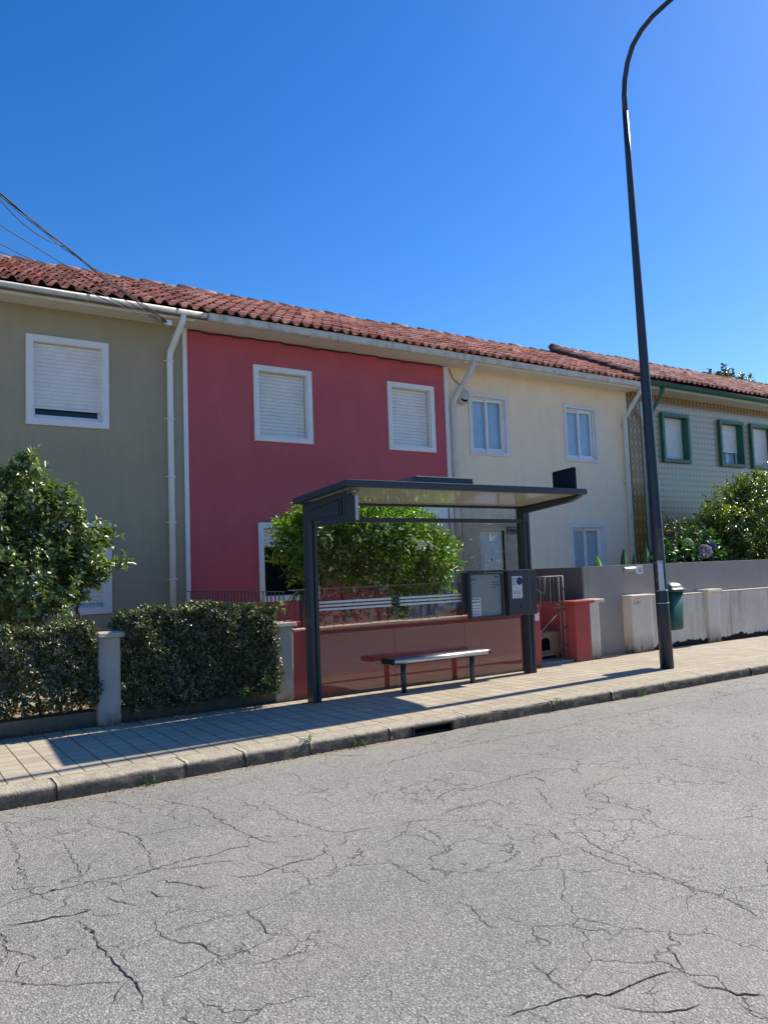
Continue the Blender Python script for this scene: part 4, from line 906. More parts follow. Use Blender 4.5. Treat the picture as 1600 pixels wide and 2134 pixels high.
# glass back wall in three panes
gm = m_glass('shelter_glass', (.86, .85, .81), 2.3, .012, .012, (.32, .27, .22))
for a, b in ((4.695, 5.868), (5.876, 7.095), (7.103, 8.248)):
    g = MB(); g.box(a, b, 8.775, 8.785, .055, 2.26); g.build('glass_pane', gm, bs)
g = MB(); g.box(4.695, 8.25, 8.765, 8.795, .035, .054); g.build('bottom_rail', slate, bs)
fro = mat('frosted_band', m_flat, (.62, .66, .64), .6)
for k, (a, b) in enumerate(((4.70, 5.84), (5.98, 7.10))):
    g = MB()
    for z0, z1 in ((1.222, 1.250), (1.178, 1.204), (1.132, 1.158)): g.box(a, b, 8.771, 8.774, z0, z1)
    g.build('frosted_stripe', fro, bs)
g = MB(); g.box(5.885, 5.965, 8.755, 8.800, 1.185, 1.235); g.build('glass_clamp', slate, bs, bevel=.004)
# information case
g = MB(); g.box(7.02, 8.24, 8.70, 8.73, 1.465, 1.545); g.box(7.02, 7.11, 8.70, 8.73, .98, 1.465); g.build('case_bracket', slate, bs, bevel=.004)
g = MB(); g.frame(7.08, 7.72, .885, 1.535, .026, 8.60, 8.69); g.box(7.105, 7.695, 8.65, 8.689, .911, 1.509); ca = g.build('info_case', slate, bs, bevel=.006)
g = MB(); g.box(7.106, 7.694, 8.640, 8.648, .912, 1.508); g.build('info_sheet', mat('sheet_green_grey', m_flat, (.205, .255, .245), .4), ca)
g = MB(); g.box(7.112, 7.295, 8.634, 8.6385, .915, 1.185); g.build('timetable', mat('paper', m_flat, (.58, .60, .62), .6), ca)
ink = mat('dark_ink', m_flat, (.06, .07, .085), .7); navy = mat('navy_ink', m_flat, (.03, .06, .14), .6)
g = MB()
for z, l_ in ((1.155, .15), (1.112, .15)): g.box(7.125, 7.125 + l_, 8.631, 8.6335, z, z + .013)
for z in (1.065, 1.025, .985, .945): g.box(7.125, 7.275, 8.631, 8.6335, z, z + .006)
g.build('timetable_lines', ink, ca)
text('case_lettering', 'STCP', 7.135, 8.638, 1.425, .040, navy, ca, shear=.3, bold=True)
text('case_lettering', 'Porto.', 7.565, 8.638, 1.46, .036, navy, ca, bold=True)
for i, s_ in enumerate(('Horários e', 'informação', 'da linha')): text('case_lettering', s_, 7.52, 8.638, 1.385 - i * .036, .030, navy, ca)
# ticket validator box
g = MB(); g.box(7.80, 8.225, 8.585, 8.70, .885, 1.552); vb = g.build('ticket_box', slate, bs, bevel=.010)
g = MB(); g.box(8.228, 8.372, 8.60, 8.678, .885, 1.552); g.build('ticket_box_side', slate, bs, bevel=.006)
g = MB(); g.box(7.80, 8.225, 8.583, 8.71, 1.554, 1.561); g.build('box_lid', mat('lid_pale', m_flat, (.3, .31, .32), .4), vb)
g = MB(); g.box(7.86, 8.06, 8.579, 8.5835, 1.14, 1.465); nt_ = g.build('notice', MAT['paper'], vb)
g = MB(); g.lathe([(.058, 0), (.058, .002)], 0, 0, 28); g.v = [(8.005 + x, 8.578 - z, 1.392 + y) for x, y, z in g.v]; g.build('notice_circle', mat('royal_ink', m_flat, (.012, .012, .16), .5), vb)
g = MB()
for k in range(3):
    for q in range(3): g.box(7.885 + k * .052, 7.915 + k * .052, 8.5765, 8.5785, 1.20 + q * .02, 1.207 + q * .02)
for q in range(5): g.box(7.872, 7.925 - .006 * (q % 2), 8.5765, 8.5785, 1.43 - q * .022, 1.438 - q * .022)
g.box(7.90, 8.01, 8.5765, 8.5785, 1.165, 1.170)
g.build('notice_lines', ink, vb)
g = MB(); g.tube([(8.01, 8.584, 1.02), (8.01, 8.578, 1.02)], .012, 12); g.build('lock', blk, vb)

# bench
bn = thing('bench', 'brushed aluminium bench with rounded seat under the bus shelter', 'bench', (6.4, 8.55, 0))
alu = NT('brushed_aluminium'); an = alu.noise(180, 2, .5, sc=(.02, 1, 1)); alu.color((.55, .56, .57)).set(alu.ramp(an, [(.3, (.28,) * 3), (.7, (.42,) * 3)]), 1.0); alu = alu.m
def seat_prof(o=0.):
    P = [(8.66 + o, .425), (8.655 + o, .455 + o), (8.62, .468 + o), (8.46, .466 + o)]
    P += [(8.415 + (.036 + o) * math.cos(a), .432 + (.036 + o) * math.sin(a)) for a in [R_(80 + 20 * k) for k in range(11)]]
    P += [(8.46, .412 - o), (8.62, .40 - o), (8.655 + o, .41 - o)]
    return P
g = MB(); g.prism_x(seat_prof(), 5.60, 7.20, True); st = g.build('seat', alu, bn)
g = MB(); g.box(5.62, 7.18, 8.405, 8.47, .391, .3935); g.build('seat_groove', blk, st)
ec = mat('end_cap_black', m_flat, (.015, .015, .017), .5)
for a, b in ((5.575, 5.60), (7.20, 7.222)):
    g = MB(); g.prism_x(seat_prof(.004), a, b, True); g.build('end_cap', ec, bn)
for xx in (5.86, 7.03):
    g = MB(); g.tube([(xx, 8.575, 0), (xx, 8.575, .40)], .036, 16); g.box(xx - .05, xx + .05, 8.50, 8.64, .385, .399); g.build('leg', slate, bn)

# ================================================================== STREET LAMP, BIN
lampm = m_paint('lamp_paint', (.012, .024, .044), .45, .12, 0, .15, (.07, .068, .065), .1)
sl_ = thing('street_lamp', 'tall tapering dark grey street lamp curving over the road', 'street lamp', (9.985, 7.58, 0))
def pole_c(z): t = z / 8.95; return (9.985 - .19 * t, 7.58 - .01 * t, z)
pts = [pole_c(z) for z in (0, 1, 2, 3.5, 5, 6.5, 8, 8.7)]; rs = [.100, .094, .088, .078, .068, .058, .048, .043]
g = MB(); g.tube(pts, rs, 20); g.build('pole', lampm, sl_)
arm = [(8.7, 7.57), (8.95, 7.565), (9.2, 7.535), (9.45, 7.465), (9.66, 7.35), (9.80, 7.18), (9.89, 6.96), (9.93, 6.7), (9.955, 6.4), (9.985, 5.9), (10.02, 5.4)]
g = MB(); g.tube([(9.80, y, z) for z, y in arm], [.043, .042, .041, .040, .039, .038, .037, .036, .035, .033, .031], 16); g.build('arm', lampm, sl_)
g = MB(); g.prism_y([(9.68, 10.0), (9.72, 10.09), (9.88, 10.09), (9.92, 10.0)], 4.8, 5.45); g.build('lamp_head', mat('head_grey', m_flat, (.2, .2, .2), .5), sl_, bevel=.02)
def patch(name, z0, z1, a0, a1, m, off=.002, parent=sl_):
    V = []; n = 10
    for z in (z0, z1):
        cx, cy, _ = pole_c(z); r = .100 - .006 * z + off
        for k in range(n + 1): a = R_(a0 + (a1 - a0) * k / n); V.append((cx + math.cos(a) * r, cy + math.sin(a) * r, z))
    F = [(k, k + 1, n + 2 + k, n + 1 + k) for k in range(n)]
    g = MB(); g.add(V, F, True); return g.build(name, m, parent)
patch('sticker', 1.17, 1.62, 200, 250, MAT['paper']); patch('sticker', 1.20, 1.60, 165, 199, mat('poster_black', m_paint, (.03, .028, .03), .5, .3, 0, .9, (.35, .33, .36)), .003)
torn = mat('torn_paper', m_paint, (.06, .062, .068), .8, .3, 0, .9, (.22, .19, .14))
patch('sticker_remains', .98 + .6, 1.80 + .3, 210, 268, torn); 
for z in (.98, 1.17):
    g = MB(); cx, cy, _ = pole_c(z); g.lathe([(.100, z - .006), (.101, z - .006), (.101, z + .006), (.100, z + .006)], cx, cy, 24); g.build('strap', MAT['steel'], sl_)
bi = thing('litter_bin', 'dark green plastic litter bin with hooded lid strapped to the lamp post', 'litter bin', (10.345, 7.72, .5))
bing = mat('bin_green', m_paint, (.012, .085, .045), .38, .08, 0, .15, (.05, .08, .06))
def rr(cx, cy, w_, d_, r, n=5):
    P = []
    for sx, sy, a0 in ((1, 1, 0), (-1, 1, 90), (-1, -1, 180), (1, -1, 270)):
        for k in range(n + 1): a = R_(a0 + 90 * k / n); P.append((cx + sx * (w_ / 2 - r) + r * math.cos(a), cy + sy * (d_ / 2 - r) + r * math.sin(a)))
    return P
def loft(mb, secs, cx):
    rings = [[(x, y, z) for x, y in rr(cx, cy, w_, d_, r_)] for w_, d_, r_, z, cy in secs]; n = len(rings[0]); V = [q for R in rings for q in R]
    F = [(i * n + k, i * n + (k + 1) % n, (i + 1) * n + (k + 1) % n, (i + 1) * n + k) for i in range(len(rings) - 1) for k in range(n)]
    mb.add(V, F, True); o = len(mb.v) - len(V); mb.f += [tuple(o + k for k in reversed(range(n))), tuple(o + (len(rings) - 1) * n + k for k in range(n))]; mb.sm += [False, False]
BX = 10.345
g = MB(); loft(g, [(.27, .22, .05, .545, 7.72), (.30, .25, .055, .56, 7.72), (.315, .26, .06, .60, 7.72), (.35, .30, .07, 1.13, 7.72)], BX); g.build('body', bing, bi)
g = MB(); loft(g, [(.36, .31, .07, 1.131, 7.715), (.40, .35, .08, 1.14, 7.705), (.40, .35, .08, 1.168, 7.705), (.365, .31, .08, 1.178, 7.715), (.36, .30, .09, 1.21, 7.72), (.33, .26, .09, 1.25, 7.735), (.24, .18, .08, 1.277, 7.75), (.12, .09, .04, 1.285, 7.755)], BX); g.build('lid', bing, bi)
g = MB(); g.box(10.06, 10.19, 7.66, 7.74, .78, 1.05); g.build('bracket', MAT['steel'], bi)

# ================================================================== CABLES
blkc = MAT['black_cable']; greyc = mat('grey_cable', m_flat, (.12, .12, .13), .6)
def sagline(a, b, sag, n=24, wob=0., seed=0):
    g_ = random.Random(seed); a = Vector(a); b = Vector(b); out = []
    for i in range(n + 1):
        t = i / n; p = a.lerp(b, t); p.z -= sag * 4 * t * (1 - t); p += Vector((g_.uniform(-wob, wob), g_.uniform(-wob, wob), g_.uniform(-wob, wob) * 1.2)); out.append(p)
    return out
A = (3.97, 12.28, 5.80)
DIR0 = (-.93, 8.2, 7.16)   # towards a pole beyond the left edge of the view
def far_end(x6, z6, k=2.2):
    e = Vector((x6 * 1.5, 9.0, 1.6 + (z6 - 1.6) * 1.5)); a = Vector(A); return a + (e - a) * k
def cable(label, paths, m):
    t = thing('overhead_cable', label, 'cable', A, 'overhead cables at the left')
    for p_, r in paths:
        g_ = MB(); g_.tube(p_, r, 6); g_.build('strand', m, t)
    return t
e1 = far_end(.54, 4.70)
bund = []
for k in range(4):
    base = sagline(A, e1, .22, 60); ph = k * 1.57; out = []
    for i, p in enumerate(base):
        a_ = i * .42 + ph; lo = .022 + .014 * math.sin(i * .23 + k * 2); out.append(p + Vector((math.cos(a_) * lo * .5, 0, math.sin(a_) * lo)))
    bund.append((out, .005 if k else .008))
loose = [p + Vector((0, 0, -.13 * max(0, math.sin((i - 17) / 9 * math.pi)) if 17 <= i <= 26 else 0)) for i, p in enumerate(sagline(A, e1, .22, 60))]
bund.append((loose[14:30], .006))
loose2 = [p + Vector((.0, 0, -.05 * max(0, math.sin((i - 9) / 4 * math.pi)) if 9 <= i <= 13 else 0)) for i, p in enumerate(sagline(A, e1, .22, 60))]
bund.append((loose2[8:15], .006))
cable('thick twisted bundle of black cables rising to the left above the roof', bund, blkc)
B1 = (3.80, 12.28, 5.86)
cable('single thin black cable between the twisted bundle and the lower pair', [(sagline(B1, far_end(.54, 4.405), .16), .006)], blkc)
cable('pair of parallel thin cables lowest at the left edge of the sky', [(sagline((3.9, 12.27, 5.80), far_end(.54, 4.22), .13), .006), (sagline((3.9, 12.27, 5.77), far_end(.54, 4.17), .13), .006)], blkc)
g = MB(); g.box(3.93, 4.03, 12.24, 12.31, 5.76, 5.84); tag(g.build('cable_bracket', white, None, (3.98, 12.28, 5.8), bevel=.005), 'small white bracket under the eaves where the cables end', 'bracket')


# ================================================================== PLANTS
bark = m_stucco('bark', (.13, .10, .07), .3, 40, .8)
hedge_m = m_leaf('hedge_leaf', (.042, .062, .024), (.088, .11, .045), (.19, .20, .07), .18, .36, .8)
cam_m = m_leaf('camellia_leaf', (.075, .12, .038), (.14, .195, .065), (.20, .24, .08), .28, .36, .8)
cit_m = m_leaf('citrus_leaf', (.050, .125, .014), (.115, .24, .022), (.36, .48, .05), .34, .32, .55)
bush_m = m_leaf('bush_leaf', (.042, .075, .018), (.085, .135, .028), (.32, .34, .04), .30, .26, .6)
def hedge(name, label, x0, x1, y0, y1, zt, n, seed, zbot=.14):
    h = thing(name, label, 'hedge', ((x0 + x1) / 2, (y0 + y1) / 2, 0), 'clipped hedges along the low wall')
    g = np.random.default_rng(seed); k = 8; nt_ = n // k
    f = g.random(nt_); P = np.zeros((nt_, 3)); N = np.zeros((nt_, 3))
    X = g.uniform(x0, x1, nt_); Y = g.uniform(y0, y1, nt_)
    zt_ = lambda x: np.interp(x, [p[0] for p in zt], [p[1] for p in zt])
    H = zt_(X) + .03 * np.sin(X * 9 + seed) + .02 * np.sin(X * 23) ; Z = zbot + (H - zbot) * g.random(nt_) ** .85
    top = f < .27; fr = (f >= .27) & (f < .72); er = (f >= .72) & (f < .78); el = (f >= .78) & (f < .83); inn = f >= .83
    bul = .05 * np.sin(X * 5 + seed) * np.sin(Z * 4) + .03 * np.sin(X * 13 + Z * 9)
    P[:] = np.c_[X, Y, Z]
    P[top, 2] = H[top] - np.abs(g.normal(0, .03, top.sum())); N[top] = (0, 0, 1)
    P[fr, 1] = y0 + bul[fr] + np.abs(g.normal(0, .05, fr.sum())) + .05 * np.maximum(0, (Z[fr] - .9)) + .10 * np.maximum(0, .45 - Z[fr]); N[fr] = (0, -1, .25)
    P[er, 0] = x1 + .04 * np.sin(Y[er] * 9 + Z[er] * 7) - np.abs(g.normal(0, .05, er.sum())) - .10 * np.maximum(0, Z[er] - .9); N[er] = (1, 0, .2)
    P[el, 0] = x0 + .03 * np.sin(Y[el] * 9) + np.abs(g.normal(0, .05, el.sum())); N[el] = (-1, 0, .2)
    N[inn] = g.normal(size=(inn.sum(), 3))
    cor = (P[:, 2] > H - .08) & (P[:, 1] < y0 + .1); P[cor, 1] += .04
    T = N + np.array([0, 0, .45]) + g.normal(size=N.shape) * .4; T /= np.linalg.norm(T, axis=1, keepdims=True)
    C = np.repeat(P, k, 0); Tt = np.repeat(T, k, 0); m_ = nt_ * k
    a = g.normal(size=(m_, 3)); side = a - Tt * (a * Tt).sum(1, keepdims=True); side /= np.linalg.norm(side, axis=1, keepdims=True)
    U = side * g.uniform(.5, 1.1, (m_, 1)) + Tt * g.uniform(.2, .9, (m_, 1)); Nn = Tt * .8 - side * .3 + g.normal(size=U.shape) * .35
    PP = C + Tt * (np.tile(np.linspace(-1, 1, k), nt_)[:, None] * .035) + g.normal(size=U.shape) * .006
    V, F = leaves(PP, Nn, U, .042 * g.uniform(.6, 1.25, m_), .024 * g.uniform(.7, 1.2, m_))
    rnd = g.random(m_); yt = np.repeat(g.random(nt_), k)
    np_mesh('foliage', V, F, hedge_m, h, None, np.repeat(np.c_[rnd, yt, rnd], 6, 0))
    mb = MB(); gg = random.Random(seed)
    for i in range(int((x1 - x0) * 7)):
        xx = gg.uniform(x0 + .1, x1 - .1); yy = gg.uniform(y0 + .25, y1 - .1); p = [(xx, yy, .05), (xx + gg.uniform(-.05, .05), yy, .4), (xx + gg.uniform(-.15, .15), yy + gg.uniform(-.1, .1), .9)]
        mb.tube(p, [.014, .010, .005], 6)
    mb.build('stem', bark, h); return h
hedge('hedge', 'clipped dark hedge between the white pillar and the red wall', 2.42, 4.22, 8.90, 9.75, [(2.3, 1.17), (2.7, 1.22), (3.4, 1.25), (3.95, 1.22), (4.25, 1.06)], 44000, 21)
hedge('hedge', 'clipped dark hedge at the left edge in front of the camellia', -3.0, 2.05, 8.93, 9.75, [(-3, 1.1), (1.0, 1.10), (1.5, 1.09), (1.9, 1.12), (2.1, 1.04)], 70000, 22, .22)

ct = thing('camellia_tree', 'glossy leaved camellia tree in front of the grey house', 'tree', (2.2, 10.5, .1))
B = [(1.62, 10.5, 2.45, .24, .32, .66, 1840), (1.98, 10.4, 2.22, .22, .32, .52, 1520), (1.22, 10.5, 2.35, .30, .40, .62, 1840), (2.22, 10.35, 2.05, .22, .32, .36, 1120), (1.5, 10.3, 1.65, .70, .5, .5, 3680),
     (2.36, 10.4, 1.66, .13, .2, .14, 208), (2.08, 10.4, 1.62, .22, .3, .24, 560), (.55, 10.5, 1.9, .5, .5, .7, 2880), (2.64, 10.35, 1.86, .13, .10, .045, 88), (1.58, 10.5, 3.02, .10, .12, .16, 192), (2.52, 10.35, 2.16, .09, .12, .10, 96), (1.92, 10.4, 2.72, .09, .1, .12, 104), (1.35, 10.5, 2.92, .09, .1, .12, 96), (-.2, 10.6, 1.7, .6, .5, .6, 1920)]
crown('crown', B, cam_m, ct, None, (.090, .052), 8, 31, .12, .2, .45, .08)
branches('trunk', bark, ct, None, [((2.20, 10.45, .1), (2.12, 10.45, 1.7), .026), ((2.15, 10.45, 1.2), (2.3, 10.4, 2.0), .016), ((1.45, 10.5, .1), (1.6, 10.5, 2.3), .035), ((1.5, 10.5, .7), (1.1, 10.5, 2.1), .022), ((1.55, 10.5, .8), (2.0, 10.4, 1.9), .02), ((.6, 10.5, .1), (.6, 10.5, 1.7), .03)])
ci = thing('citrus_tree', 'bright green citrus tree with forked trunks behind the bus shelter', 'tree', (6.5, 10.8, .05))
B = [(5.72, 10.7, 2.12, .56, .8, .44, 3200), (6.50, 10.6, 2.15, .80, 1.0, .62, 6000), (7.15, 10.7, 2.08, .80, 1.0, .60, 5800), (7.72, 10.7, 1.78, .46, .7, .48, 3000), (7.45, 10.6, 1.48, .42, .5, .28, 1300), (6.8, 10.6, 1.68, .85, .7, .32, 2600), (5.6, 10.7, 1.62, .28, .4, .2, 300),
     (6.75, 10.6, 2.78, .22, .3, .14, 220), (5.60, 10.5, 2.50, .26, .3, .16, 420), (8.02, 10.5, 1.36, .13, .16, .16, 130), (7.0, 10.3, .98, .13, .13, .20, 170), (8.05, 10.5, 2.15, .10, .12, .14, 90), (6.1, 10.5, 2.72, .12, .2, .10, 90), (7.5, 10.5, 2.66, .12, .2, .10, 90)]
crown('crown', [b[:6] + (int(b[6] * 1.35),) for b in B], cit_m, ci, None, (.105, .040), 8, 41, .42, .14, .6, .12)
branches('trunk', bark, ci, None, [((6.36, 10.8, .05), (6.33, 10.8, .85), .045), ((6.33, 10.8, .82), (6.1, 10.7, 1.7), .032), ((6.34, 10.8, .8), (6.62, 10.7, 1.6), .028), ((6.70, 10.8, .05), (6.82, 10.7, 1.5), .042), ((6.8, 10.8, 1.3), (7.2, 10.7, 2.0), .025), ((6.15, 10.75, 1.5), (5.7, 10.7, 2.1), .02)])
bu = thing('flowering_bush', 'large dark bush with yellow green tips behind the grey fence', 'bush', (16.8, 10.9, .05))
B = [(18.0, 11.0, 2.55, 1.0, .9, 1.0, 7000), (16.5, 10.9, 2.0, .65, .7, .75, 4300), (16.35, 10.8, 2.65, .26, .3, .26, 500), (17.1, 10.8, 2.5, .4, .5, .5, 1200), (19.4, 11.0, 2.4, 1.0, .9, 1.0, 5000), (17.2, 10.6, 1.5, 1.3, .6, .7, 5000), (18.3, 11.0, 3.4, .45, .4, .30, 900), (17.6, 11, 3.1, .25, .3, .3, 400), (21, 11.2, 2.1, 1.2, .9, .9, 3500)]
crown('crown', B, bush_m, bu, None, (.095, .050), 8, 51, .25, .18, .5, .11, young=.08)
branches('trunk', bark, bu, None, [((17, 11, 0), (17.8, 11, 2.5), .05), ((16.6, 11, 0), (16.3, 10.9, 2.3), .04), ((18.5, 11, 0), (19.3, 11, 2.3), .05)])
db = thing('shrub', 'thin dark shrub in the shade against the tiled house', 'shrub', (15.4, 11.6, .05))
crown('crown', [(15.75, 11.7, 2.35, .16, .2, .42, 240), (16.35, 11.7, 2.25, .22, .2, .35, 260), (16.0, 11.7, 1.95, .45, .3, .25, 420), (16.5, 11.6, 1.8, .4, .3, .4, 500)], hedge_m, db, None, (.10, .045), 8, 61, .3)
branches('trunk', bark, db, None, [((16, 11.7, 0), (15.8, 11.7, 2.3), .02), ((16, 11.7, 0), (16.3, 11.7, 2.2), .02)])
hy = thing('hydrangea', 'hydrangea with blue and lilac flower heads behind the grey fence', 'shrub', (14.6, 10.4, .05))
crown('crown', [(14.3, 10.4, 1.62, .62, .4, .35, 900), (14.9, 10.4, 1.45, .7, .4, .6, 1500), (13.7, 10.3, 1.5, .3, .3, .25, 260), (15.1, 10.5, 1.95, .5, .35, .30, 500)], m_leaf('hydrangea_leaf', (.03, .07, .015), (.06, .13, .025), None, .25, .4), hy, None, (.13, .085), 5, 71, .2, .15, .4, .08)
def flower(cx, cy, cz, r, m, name='flower_head'):
    g_ = np.random.default_rng(int(cx * 100)); n = 240; d = g_.normal(size=(n, 3)); d /= np.linalg.norm(d, axis=1, keepdims=True); C = np.array([cx, cy, cz]) + d * r * g_.uniform(.88, 1.03, (n, 1)) * np.array([1, 1, .85])
    a = g_.normal(size=(n * 4, 3)); dd_ = np.repeat(d, 4, 0); side = a - dd_ * (a * dd_).sum(1, keepdims=True); side /= np.linalg.norm(side, axis=1, keepdims=True)
    V, F = leaves(np.repeat(C, 4, 0), dd_ + g_.normal(size=dd_.shape) * .2, side + dd_ * .25, .028, .026, .1)
    rn = np.repeat(g_.random(n * 4), 6); np_mesh(name, V, F, m, hy, None, np.c_[rn, rn, rn])
flower(14.62, 10.0, 1.78, .17, m_leaf('petal_lilac', (.28, .24, .48), (.42, .36, .58), None, .3, .7)); flower(15.02, 10.15, 1.90, .145, m_leaf('petal_blue', (.10, .12, .50), (.18, .20, .60), None, .3, .7)); flower(14.50, 10.3, 1.97, .12, m_leaf('petal_green', (.40, .50, .24), (.50, .58, .34), None, .3, .7))
branches('stem', bark, hy, None, [((14.6, 10.4, 0), (14.62, 10.1, 1.7), .015), ((14.8, 10.4, 0), (15.0, 10.2, 1.8), .015), ((14.3, 10.4, 0), (14.5, 10.3, 1.85), .012)])
# sword leaved plants behind the fence
swm = m_leaf('sword_leaf', (.05, .13, .03), (.09, .20, .04), None, .25, .4)
for i, (xx, zt_, lean, wd) in enumerate(((11.45, 1.70, -.12, .05), (11.95, 1.80, .02, .055), (12.35, 1.70, -.04, .04), (12.62, 1.87, .01, .06), (12.92, 1.88, .02, .06), (12.15, 1.67, .06, .03))):
    lab = ['yellow green pointed leaf leftmost above the grey fence', 'upright dark green pointed leaf right of the yellow green one, near the cream downpipe', 'bent pointed leaf with pale edge in the middle of the row above the grey fence', 'tall upright pointed leaf left of the last one beside the lamp post', 'tall upright pointed leaf nearest to the lamp post', 'very small pointed leaf barely showing over the grey fence'][i]
    V = []; n = 9
    for k in range(n + 1):
        t = k / n; z = .4 + (zt_ + .07 - .4) * t; wdt = 1.9 * wd * min(1, (1 - t) * 6.5) ** .6; xc = xx + lean * t * t * 2
        V += [(xc - wdt, 9.9 + .02, z), (xc, 9.9 + .03 + .03 * (1 - t), z), (xc + wdt, 9.9 + .02, z), (xc, 9.9 - .012 * (1 - t), z)]
    F = [(4 * k + q, 4 * k + (q + 1) % 4, 4 * k + 4 + (q + 1) % 4, 4 * k + 4 + q) for k in range(n) for q in range(4)]
    o = np_mesh('sword_leaf_plant', np.array(V), np.array(F), swm, None, (xx, 9.9, .1), np.tile([[.2 + .1 * i, 0, 0]], (len(V), 1)), True)
    if i == 0: o.data.materials[0] = m_leaf('sword_leaf_pale', (.25, .40, .06), (.3, .45, .08), None, .35, .4)
    tag(o, lab, 'plant', 'pointed leaves above the fence')
# drooping dark plant behind the left shelter post
yu = thing('potted_plant', 'dark drooping spiky plant behind the left shelter post', 'plant', (5.0, 9.75, .03))
g_ = np.random.default_rng(3); V = []; F = []
for i in range(26):
    a = g_.uniform(0, 6.28); L_ = g_.uniform(.22, .34); el = g_.uniform(.2, .9); o_ = len(V); 
    for k in range(7):
        t = k / 6; r_ = L_ * t; z = 1.33 + el * r_ - 2.6 * r_ * r_ * (1.5 if i % 2 else 2.4); wd = .016 * (1 - t ** 2) + .001
        ca_, sa_ = math.cos(a), math.sin(a); V += [(4.98 + ca_ * r_ - sa_ * wd, 9.75 + sa_ * r_ + ca_ * wd, z), (4.98 + ca_ * r_ + sa_ * wd, 9.75 + sa_ * r_ - ca_ * wd, z)]
    F += [(o_ + 2 * k, o_ + 2 * k + 1, o_ + 2 * k + 3, o_ + 2 * k + 2) for k in range(6)]
np_mesh('leaf_rosette', np.array(V), np.array(F), hedge_m, yu, None, np.tile([[.3, .1, 0]], (len(V), 1)))
g = MB(); g.tube([(4.98, 9.75, .3), (4.97, 9.75, .9), (4.98, 9.75, 1.33)], .02, 8); g.build('stem', bark, yu)
g = MB(); g.lathe([(.12, .03), (.16, .32), (.17, .32), (.15, .30)], 4.98, 9.75, 16); g.build('pot', mat('terracotta', m_paint, (.3, .13, .08), .8), yu)
# distant tree over the roofs
ft = thing('distant_tree', 'dark treetop showing over the ridge of the tiled house', 'tree', (62, 40, 0))
crown('crown', [(62.4, 40, 16.6, 1.3, 1.2, 1.6, 1100), (64.9, 40, 16.1, 1.3, 1.2, 1.6, 1000), (63, 40, 14, 3.5, 3, 3, 2500)], hedge_m, ft, None, (.5, .3), 8, 81, .2, .2, .5, .5)
branches('trunk', bark, ft, None, [((63, 40, 0), (63, 40, 15), .35)])

fh_ = crown('added_far_hedge', [(1 + 2.2 * k, -5.2, .95, 1.35, .5, 1.15 + .12 * (k % 3), 1500) for k in range(14)], hedge_m, None, (15, -5.2, 0), (.16, .09), 8, 131, .35, .15, .5, .1)  # hedge added out of view, something dark for the shelter glass to reflect
tag(fh_, 'dark hedge added across the street for the shelter glass to reflect', 'hedge')
# tree row added out of view so the glass reflects a dark band
tr_ = crown('added_far_trees', [(10 + 3.4 * k, -17 - (k % 2) * 1.5, 2.6 + .4 * (k % 3), 3.4, 2.2, 2.9 + .4 * (k % 3), 1500) for k in range(13)], hedge_m, None, (34, -17, ROAD_Z), (.55, .36), 8, 130, .35, .12, .5, .4)
tag(tr_, 'low dark row of trees added across the street for the glass to reflect', 'trees', kind='stuff')
# weeds and dry litter in the gutter, loose leaves in the beds
def scatter(name, label, cat, spots, m, seed, L=.03, W=.012, kind='stuff', flat=.3):
    g_ = np.random.default_rng(seed); P = []; 
    for (x0, x1, y0, y1, z, n) in spots: P.append(np.c_[g_.uniform(x0, x1, n), g_.uniform(y0, y1, n), np.full(n, z) + g_.uniform(.001, .008, n)])
    P = np.concatenate(P); n = len(P); U = np.c_[g_.normal(size=(n, 2)), np.abs(g_.normal(0, flat, n))]; N = np.c_[g_.normal(0, .4, (n, 2)), np.ones(n)]
    V, F = leaves(P, N, U, L * g_.uniform(.4, 1.3, n), W * g_.uniform(.5, 1.3, n)); rn = np.repeat(g_.random(n), 6)
    return tag(np_mesh(name, V, F, m, None, (float(P[:, 0].mean()), float(P[:, 1].mean()), float(P[0, 2])), np.c_[rn, rn, rn]), label, cat, kind=kind)
dry = m_leaf('dry_leaf', (.28, .17, .09), (.45, .30, .17), None, .1, .8)
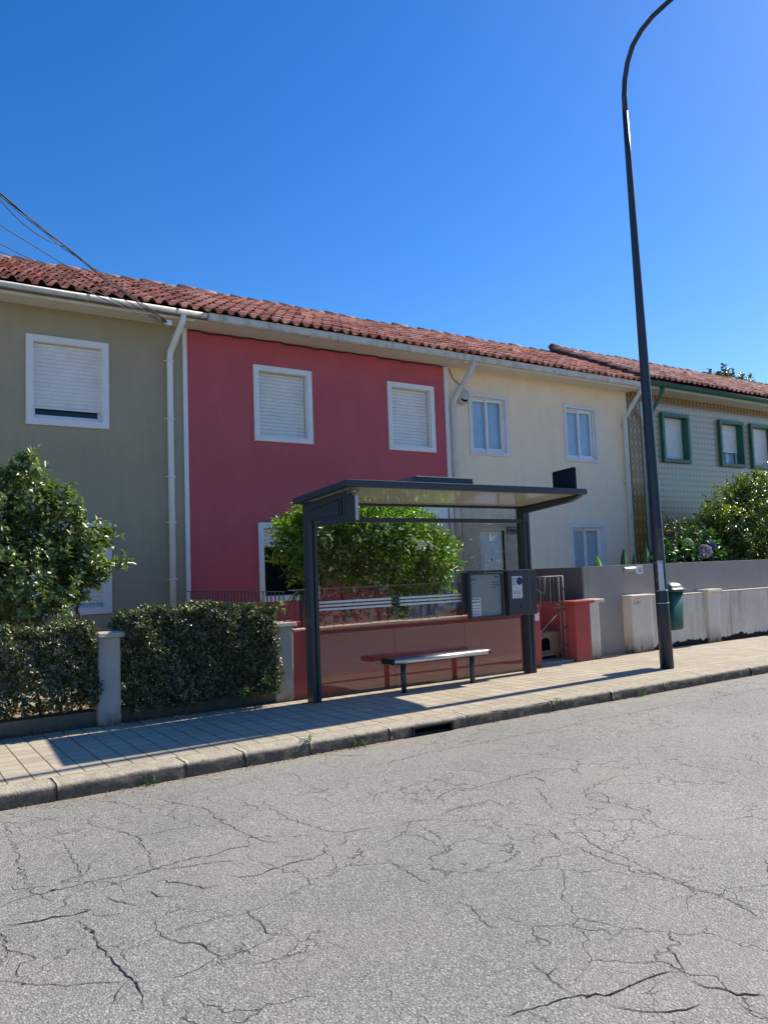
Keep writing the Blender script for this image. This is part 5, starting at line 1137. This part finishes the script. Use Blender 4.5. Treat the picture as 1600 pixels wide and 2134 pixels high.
scatter('dry_litter', 'dry leaf litter and grit along the foot of the kerb', 'litter', [(-3, 2.9, 6.68, 6.77, ROAD_Z, 260), (2.9, 4.4, 6.66, 6.77, ROAD_Z, 110), (5.3, 12, 6.70, 6.77, ROAD_Z, 160), (1.1, 1.9, 6.55, 6.75, ROAD_Z, 60)], dry, 5, .028, .010)
scatter('fallen_leaves', 'brown fallen leaves on the soil behind the low wall', 'leaves', [(-2.5, 4.2, 9.33, 10.4, .11, 2600)], dry, 6, .07, .035, flat=.25)
wd = m_leaf('weed_leaf', (.06, .11, .02), (.12, .18, .04), None, .3, .6)
for i, (xx, yy, zz, s_, lb_) in enumerate(((3.50, 6.80, -.02, .10, 'small weed in the kerb joint left of the storm drain'), (6.80, 6.79, -.08, .16, 'leafy weed growing from the kerb joint below the bench'), (4.05, 6.745, ROAD_Z, .12, 'sparse weed at the kerb foot left of the storm drain'), (1.95, 6.74, ROAD_Z, .14, 'dry grassy tuft at the kerb foot near the left edge'), (8.3, 6.745, ROAD_Z, .12, 'low weed at the kerb foot before the lamp post'))):
    t_ = crown('weed', [(xx, yy, zz + s_ * .25, s_ * .7, s_ * .35, s_ * .35, 90)], wd, None, (xx, yy, zz), (.03, .010), 6, 100 + i, .3, .1, .8, .02)
    tag(t_, lb_, 'weed', 'weeds along the kerb')
shm = m_leaf('shoot_leaf', (.16, .24, .05), (.22, .32, .08), None, .4, .5)
for i, (b_, lb_) in enumerate((((4.30, 9.0, 1.20, .05, .05, .05, 48), 'pale green young shoot sticking out of the hedge top near the red fence'),
                               ((4.02, 8.86, .30, .06, .04, .06, 56), 'pale green sprig low on the hedge beside the grey pillar foot'),
                               ((3.72, 8.85, .24, .035, .03, .035, 24), 'tiny pale sprig hanging over the low wall under the hedge'))):
    sp = thing('hedge_shoot', lb_, 'shoot', (b_[0], b_[1], b_[2] - .08), 'pale shoots on the hedge')
    crown('foliage', [b_], shm, sp, None, (.05, .022), 8, 120 + i, .1, .1, .6, .03)
    g = MB(); g.tube([(b_[0] + .01, b_[1] + .14, b_[2] - .10), (b_[0], b_[1] + .05, b_[2] - .05), (b_[0], b_[1], b_[2])], .004, 5); g.build('stem', bark, sp)
